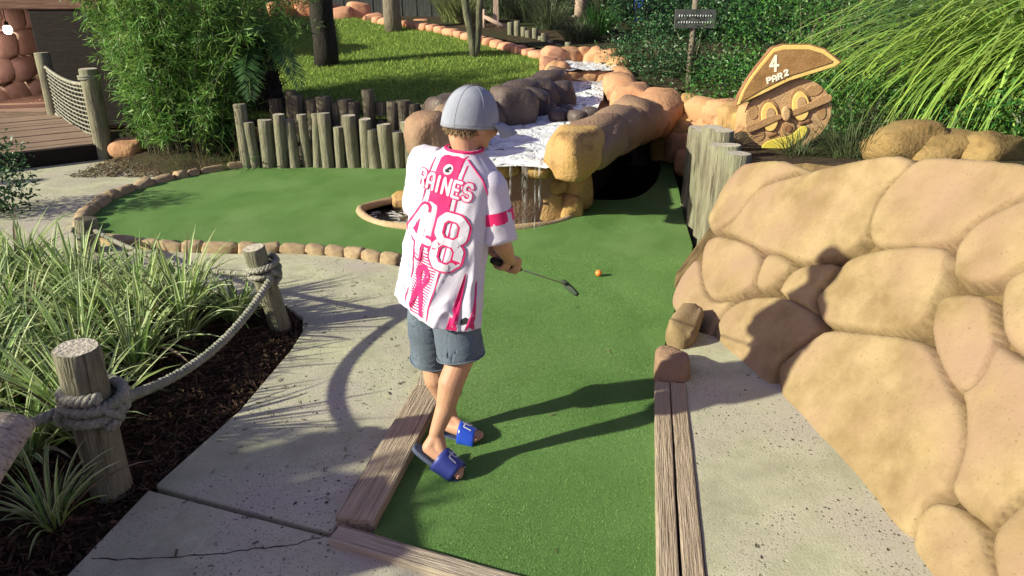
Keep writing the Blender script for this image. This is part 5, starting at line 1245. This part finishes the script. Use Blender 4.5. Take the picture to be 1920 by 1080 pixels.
# wooden bridge with rope net rails and the cave mouth beyond
br_ = thing('wooden_bridge', (-5.6, 9.0, 0), 'brown plank footbridge with rope net sides leading into the cave', 'bridge')
RA, RB = V((-4.62, 8.15, 0)), V((-6.42, 10.3, 0)); dk = (RB - RA).normalized(); dx = V((dk.y, -dk.x, 0)); D0, D1 = RA - dx * 1.4, RB - dx * 1.4
for i in range(17):
    c = D0 + dk * (.08 + i * .165)
    me = MB().box((0, 0, 0), (2.8, .152, .05)).mesh('plank', M['deck'], smooth=False); o = place('plank', me, br_, (c.x, c.y, .155 + .004 * math.sin(i * 2.3)), (0, 0, math.atan2(dx.y, dx.x))); bevel(o, .006)
q = D0 - dk * .02; o = place('end_board', MB().box((0, 0, 0), (2.8, .045, .2)).mesh('end_board', M['dark_shade_wood'], smooth=False), br_, (q.x, q.y, .07), (0, 0, math.atan2(dx.y, dx.x)))
for s, nm in ((1.4, 1), (-1.4, -1)):
    a, b = D0 + dx * s, D1 + dx * s
    for p, h in ((a, .98), (b, 1.0)): place('post', log_mesh('post', .095, h, int(p.y * 100) + nm), br_, (p.x, p.y, 0))
    net = MB(); rails = []
    for r_ in range(13):
        z = .20 + r_ * .052; rails.append(catenary(a + V((0, 0, z)), b + V((0, 0, z)), .08, 14)); net.tube(rails[-1], .009 if 0 < r_ < 12 else .022, 6)
    for j in range(1, 14): net.tube([r_[j] for r_ in rails], .007, 5)
    net.build('rope_net', M['rope'], br_); MB().tube([a + V((.1 * math.cos(t), .1 * math.sin(t), .86 + t * .004)) for t in [i * .5 for i in range(26)]], .014, 6).build('post_lashing', M['rope'], br_)
M['cavestone'] = mat('cavestone', (.38, .27, .22), (.52, .38, .32), 5, .9, .4, 50, c3=(.30, .20, .15))
cave = thing('cave_entrance', (-6.6, 11.0, 0), 'dark cave entrance with a timber lintel and pink stone inside', 'cave')
bevel(MB().box((-6.6, 10.85, 1.72), (4.4, .35, .36)).build('lintel', M['lintel'], cave, smooth=False), .02)
bevel(MB().box((-8.75, 10.9, .75), (.45, .4, 1.6)).build('jamb', M['dark_shade_wood'], cave, smooth=False), .02); bevel(MB().box((-5.75, 10.9, .75), (1.95, .4, 1.62)).build('shade_front_wall', M['dark_shade_wood'], cave, smooth=False), .02)  # front wall stands near black in place of the doorway's shade
MB().box((-5.3, 12.6, .9), (.3, 3.2, 2.2)).build('side_wall', M['dark_shade_wood'], cave, smooth=False); MB().box((-7.1, 12.6, 2.05), (4.0, 3.6, .2)).build('roof', M['dark_shade_wood'], cave, smooth=False)
MB().box((-6.6, 12.9, .02), (3.2, 4.2, .24)).build('floor', M['deck'], cave, smooth=False)
cs = MB().box((-7.3, 14.3, 1.0), (4.6, .3, 2.6)).build('back_wall', M['mortar'], cave, smooth=False)
rnd = random.Random(8)
for r_ in range(5):
    for c_ in range(6): rock('stone', (-9.2 + c_ * .62 + (r_ % 2) * .3, 14.08, .12 + r_ * .42), (.34, .16, .24), M['cavestone'], cave, seed=r_ * 9 + c_, sq=.55, sub=2)
for r_ in range(5):
    for c_ in range(4): rock('stone', (-8.55, 11.5 + c_ * .62 + (r_ % 2) * .3, .12 + r_ * .42), (.16, .34, .24), M['cavestone'], cave, seed=r_ * 9 + c_ + 60, sq=.55, sub=2)
for i in range(6): rock('stone', (-8.6 + i * .68, 10.95, 2.05), (.4, .35, .28), M['terra2'], cave, seed=i + 90, sq=.6)
shrub('dark_shrub', [((-4.42, 5.95, .28), (.30, .32, .34))], 'small dark round shrub at the edge of the far walk', 'hedge', 9, .05, .02, 2200, base=(-4.42, 5.95, 0))

lamp = thing('cave_lamp', (-7.72, 11.7, 1.10), 'small glowing lamp inside the cave entrance', 'lamp')
em = bpy.data.materials.new('lamp_glow'); em.use_nodes = True; em.node_tree.nodes['Principled BSDF'].inputs['Emission Color'].default_value = (1, .72, .62, 1); em.node_tree.nodes['Principled BSDF'].inputs['Emission Strength'].default_value = 5
MB().tube([(-7.72, 11.7, 1.99), (-7.72, 11.7, 1.33)], .008, 6).build('cord', M['dark'], lamp); MB().tube([(-7.72, 11.7, 1.36), (-7.72, 11.7, 1.33), (-7.72, 11.7, 1.30)], [.02, .03, .035], 12, cap=False).build('shade', M['dark'], lamp); MB().ell((-7.72, 11.7, 1.24), (.065, .065, .07), None, 12, 8).build('bulb', em, lamp)
pl_ = bpy.data.lights.new('cave_lamp_light', 'POINT'); pl_.energy = 22; pl_.color = (1, .68, .58); pl_.shadow_soft_size = .05; plo = bpy.data.objects.new('cave_lamp_light', pl_); col.objects.link(plo); plo.location = (0, 0, .02); plo.parent = lamp

# trees: trunk, limbs, crown
def tree(name, base, h, r, label, seed, bark, crown=None, lean=(0, 0), forks=None, lm='leaf', n=1500, boot=0):
    rnd = random.Random(seed); base = V(base); t = thing(name, base, label, 'tree'); tr = MB(); k = 10
    stems = forks or [lean]
    for (lx, ly) in stems:
        pts = [base + V((lx * (i / k) * h + .03 * nz((i, seed, 0), .8), ly * (i / k) * h + .03 * nz((i, seed, 5), .8), h * i / k - .06)) for i in range(k + 1)]
        tr.tube(pts, [r * (1.15 - .5 * i / k) * (1 + .05 * nz((i, seed, 2), 1.1)) for i in range(k + 1)], 12)
        for q in range(5):
            a = rnd.uniform(0, 6.283); s = pts[-1 - q % 4]; e = s + V((math.cos(a) * .9, math.sin(a) * .9, .7)); tr.tube([s, s.lerp(e, .5) + V((0, 0, .1)), e], [r * .4, r * .25, r * .08], 7)
    for q in range(boot):
        z = rnd.uniform(.35, h); a = rnd.uniform(0, 6.283); blade(tr, base + V((math.cos(a) * r, math.sin(a) * r, z)), a, rnd.uniform(.1, .22), .05, rnd.uniform(.1, .7), .2, 2)
    tr.build('trunk', M[bark], t)
    if crown:
        mb = MB()
        for c, rd in crown: leafcloud(mb, n, base + V(c), rd, .16, .07, rnd, .3, clump=24)
        mb.build('crown', M[lm], t)
    return t
def onlawn(u, v):
    y = 8.
    while y < 16:
        p = Q(u, v, y)
        if p.z < lawn_z(p.x, p.y): return V((p.x, p.y, lawn_z(p.x, p.y)))
        y += .02
    return p
tree('palm_tree', onlawn(613, 122), 3.4, .155, 'thick palm trunk, its backlit shade coloured black, standing alone on the lawn', 1, 'bark', [((0, 0, 3.6), (1.3, 1.3, .8))], boot=60)
tree('slim_tree', onlawn(737, 58), 3.6, .135, 'straight brown trunk at the upper edge of the lawn', 2, 'bark2', [((0, 0, 4), (1.2, 1.2, .9))])
tree('forked_tree', onlawn(890, 106), 2.2, .055, 'small mossy tree with two forked stems on the lawn', 3, 'mossbark', [((0, 0, 2.5), (.8, .8, .6))], forks=[(-.16, 0), (.10, .05)])
def far(u, v, y): q = Q(u, v, y); return V((q.x, y, back_z(q.x, y)))
tree('pale_tree', far(1088, 40, 17), 4, .12, 'pale pinkish trunk among the far bushes behind the stream', 4, 'palebark', [((0, 0, 4.2), (1.5, 1.5, 1))])
tree('dark_tree', far(1040, 20, 18.5), 4, .10, 'thin dark trunk leaning between the far bushes', 5, 'bark2', [((0, 0, 4.2), (1.5, 1.5, 1))], lean=(.12, 0))
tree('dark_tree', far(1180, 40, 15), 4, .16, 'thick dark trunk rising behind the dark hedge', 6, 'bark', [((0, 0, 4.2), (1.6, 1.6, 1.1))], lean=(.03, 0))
tree('dark_tree', far(548, 20, 17), 4, .16, 'brown trunk beyond the salmon rocks at the lawn top', 7, 'bark2', [((0, 0, 4.2), (1.5, 1.5, 1))])
tree('dark_tree', far(830, 0, 19), 4, .14, 'grey trunk behind the straw coloured grass', 8, 'bark2', [((0, 0, 4.2), (1.5, 1.5, 1))])
tree('dark_tree', far(960, 0, 21), 4.5, .14, 'slender grey trunk deep in the far bushes', 9, 'bark2', [((0, 0, 4.6), (1.6, 1.6, 1))], lean=(-.04, 0))

# broken post and rail by the log steps
wp = thing('broken_rail', far(930, 70, 13.4), 'pale broken post and rail leaning behind the lawn edging', 'fence')
q = ORG[wp]; MB().box((q.x, q.y, q.z + .33), (.09, .09, .75)).build('post', M['palebark'], wp, smooth=False)
a = Q(905, 30, 13.3); b = Q(962, 58, 13.3); MB().tube([a, b], .035, 8).build('rail', M['palebark'], wp); a = Q(880, 62, 13.0); b = Q(930, 68, 13.2); MB().tube([a, b], .02, 8).build('rail', M['palebark'], wp)
for s in (0, .25): MB().tube([(q.x - .45 + s, q.y - .1, q.z - .05), (q.x - .45 + s, q.y - .1, q.z + .28)], .025, 7).build('stub', M['palebark'], wp)
# plants beyond the lawn
rnd = random.Random(3)
fl = [(850, 30, 14.4, 'fargrass', 'straw and lime coloured grass clump by the salmon edging', (.5, .95)), (875, 40, 14.0, 'fargrass', 'smaller straw coloured clump beside the forked tree', (.35, .7)), (990, 40, 14.2, 'far', 'wispy grey green grass clump behind the stepped logs', (.5, 1.0)), (1030, 55, 13.2, 'far', 'grey green tuft above the log steps', (.35, .7)), (1120, 70, 12.6, 'hedge2', 'dark spiky clump just above the upper basin', (.3, .6)), (1085, 75, 12.0, 'far', 'low grassy tuft between log steps and basin rocks', (.25, .5)), (950, 25, 15.5, 'far', 'tall wispy clump behind the broken rail', (.6, 1.1)), (1130, 40, 14.6, 'far', 'tall grey green clump behind the spiky one', (.5, .9))]
for i, (u, v, y, mt_, lb, L) in enumerate(fl): tufted('grass_clump', far(u, v, y), 320, L, (.010, .022), mt_, lb, 40 + i, lean=(.0, .7), curl=(.3, 1.4), spread=.22)
fs = [(520, 17.5, .9, 'far', 'pale bushy shrub behind the far salmon rocks'), (600, 18.5, 1.0, 'far', 'loose grey shrub behind the black palm trunk'), (690, 18.0, .8, 'far', 'shrub in front of the dark fence by the straight trunk'), (980, 17.5, 1.1, 'far', 'large wispy shrub among the far trees'), (1060, 19.5, 1.1, 'far', 'dull green shrub behind the pale trunk'), (1130, 17.5, 1.0, 'hedge', 'dark shrub behind the upper basin'), (1210, 13.5, .8, 'hedge', 'dark shrub right behind the hedge by the stream'), (1290, 12.5, .8, 'hedge', 'dark shrub below the small grey sign'), (1380, 12.0, .9, 'hedge2', 'green shrub behind the hedge and the hat'), (1480, 11.5, 1.0, 'hedge2', 'shrub behind the arching grasses'), (1600, 11.0, 1.1, 'hedge', 'dark shrub far behind the largest grass'), (1780, 10.5, 1.2, 'hedge', 'dark shrub at the right background'), (1930, 9.5, 1.2, 'hedge', 'dark shrub beyond the yellow green grass'), (870, 18.0, 1.0, 'far', 'grey shrub behind the straw coloured clump'), (440, 16.5, 1.1, 'far', 'shrub beyond the bamboo top'), (330, 17, 1.2, 'hedge', 'dark shrub hidden behind the bamboo')]
for i, (u, y, s, mt_, lb) in enumerate(fs):
    p = far(u, 30, y); shrub('far_shrub', [((p.x, y, p.z + s * .5), (s * .95, s * .6, s * .6)), ((p.x + s * .5, y + .2, p.z + s * .35), (s * .6, s * .5, s * .45))], lb, mt_, 60 + i, .09, .035, 2600, clump=16, stem='bark2')
# dark board fence behind the straight trunk
fe = thing('board_fence', (-2.3, 16.6, 1.2), 'dark grey board fence beyond the lawn behind the straight trunk', 'fence')
for i in range(20): place('board', MB().box((0, 0, .45), (.148, .03, 1.0)).mesh('board', M['fence'], smooth=False), fe, (-4.0 + i * .156, 16.6 + .01 * (i % 2), 1.22))
MB().box((-2.5, 16.64, 1.75), (3.2, .04, .08)).build('rail', M['fence'], fe, smooth=False)
# far wood closing the view
mb = MB(); rnd = random.Random(90)
for k in range(46):
    a = -1.15 + 2.3 * k / 45; rr = rnd.uniform(23, 30); leafcloud(mb, 520, (math.sin(a) * rr, math.cos(a) * rr, rnd.uniform(1.4, 3.2)), (1.7, 1.2, 2.2), .42, .17, rnd, .2, clump=13)
tag(mb.build('far_wood', M['leaf']), 'dark far wood closing off the course', kind='stuff')
# small grey sign, and a bin form standing in for an unclear blue shape
sp_ = far(1303, 30, 8.75); gsn = thing('grey_sign', sp_, 'small dark grey sign with pale worn lettering above the hedge', 'sign')
c = Q(1303, 35, 8.75); MB().tube([(c.x, 8.79, sp_.z - .05), (c.x, 8.79, c.z + .2)], .035, 8).build('post', M['bark2'], gsn); MB().box((c.x, 8.75, c.z), (.46, .03, .20)).build('board', M['greysign'], gsn, smooth=False)
mb = MB(); rnd = random.Random(2)
for r_ in range(2):
    for k in range(13): mb.box((c.x - .18 + k * .030, 8.7325, c.z + .03 - .07 * r_), (.016, .003, rnd.uniform(.014, .026)))
mb.build('worn_lettering', M['letter'], gsn)
bb_ = far(1205, 15, 14.6); bt_ = thing('blue_shape', bb_, 'small blue object of unclear kind glimpsed between dark trunks behind the hedge', 'bin')
MB().tube([bb_ + V((0, 0, z)) for z in (-.03, .0, .3, .36, .37)], [.13, .14, .17, .175, .18], 16).build('body', M['rust'], bt_); MB().tube([bb_ + V((0, 0, z)) for z in (.372, .40, .43, .45)], [.185, .18, .12, .02], 16).build('lid', M['rust'], bt_)

# plants beyond the left edge of the view; their shade falls across the walk
shrub('leafy_shrub', [((-3.35, 1.22, .60), (.6, .56, .62)), ((-3.2, .7, .58), (.55, .6, .60))], 'rounded leafy shrub in the bed beyond the bench', 'hedge2', 99, .14, .055, 11000, base=(-3.3, 1.0, 0), clump=14)
palm('fan_palm', (-3.75, 2.3, 0), .42, .10, 16, .95, 'low palm with feathery fronds in the bed beyond the bench', 8, rise=(.2, 1.2), ll=.26, lw=.016)
# fallen bits on the walk, the strip and the turf
mb = MB(); rnd = random.Random(55)
while len(mb.f) < 150 * 6:
    x, y = rnd.uniform(-1.3, 1.5), rnd.uniform(1.5, 5)
    edge = rnd.random()
    if inside((x, y), GREEN) and edge > .12: continue
    if inside((x, y), strip) and x < xbase(y) - .25 and edge > .25: continue
    if x > xbase(y) - .03: continue
    z = green_z(x, y) + .005 if inside((x, y), GREEN) else .004
    if not (inside((x, y), GREEN) or inside((x, y), strip) or inside((x, y), back) or inside((x, y), front)): continue
    mb.box((x, y, z), (rnd.uniform(.006, .035), rnd.uniform(.0015, .006), .0015), Matrix.Rotation(rnd.uniform(0, 6), 3, 'Z'))
tag(mb.build('fallen_bits', M['drytuft'], smooth=False), 'scattered dry leaf bits and twigs on walk and turf', kind='stuff')
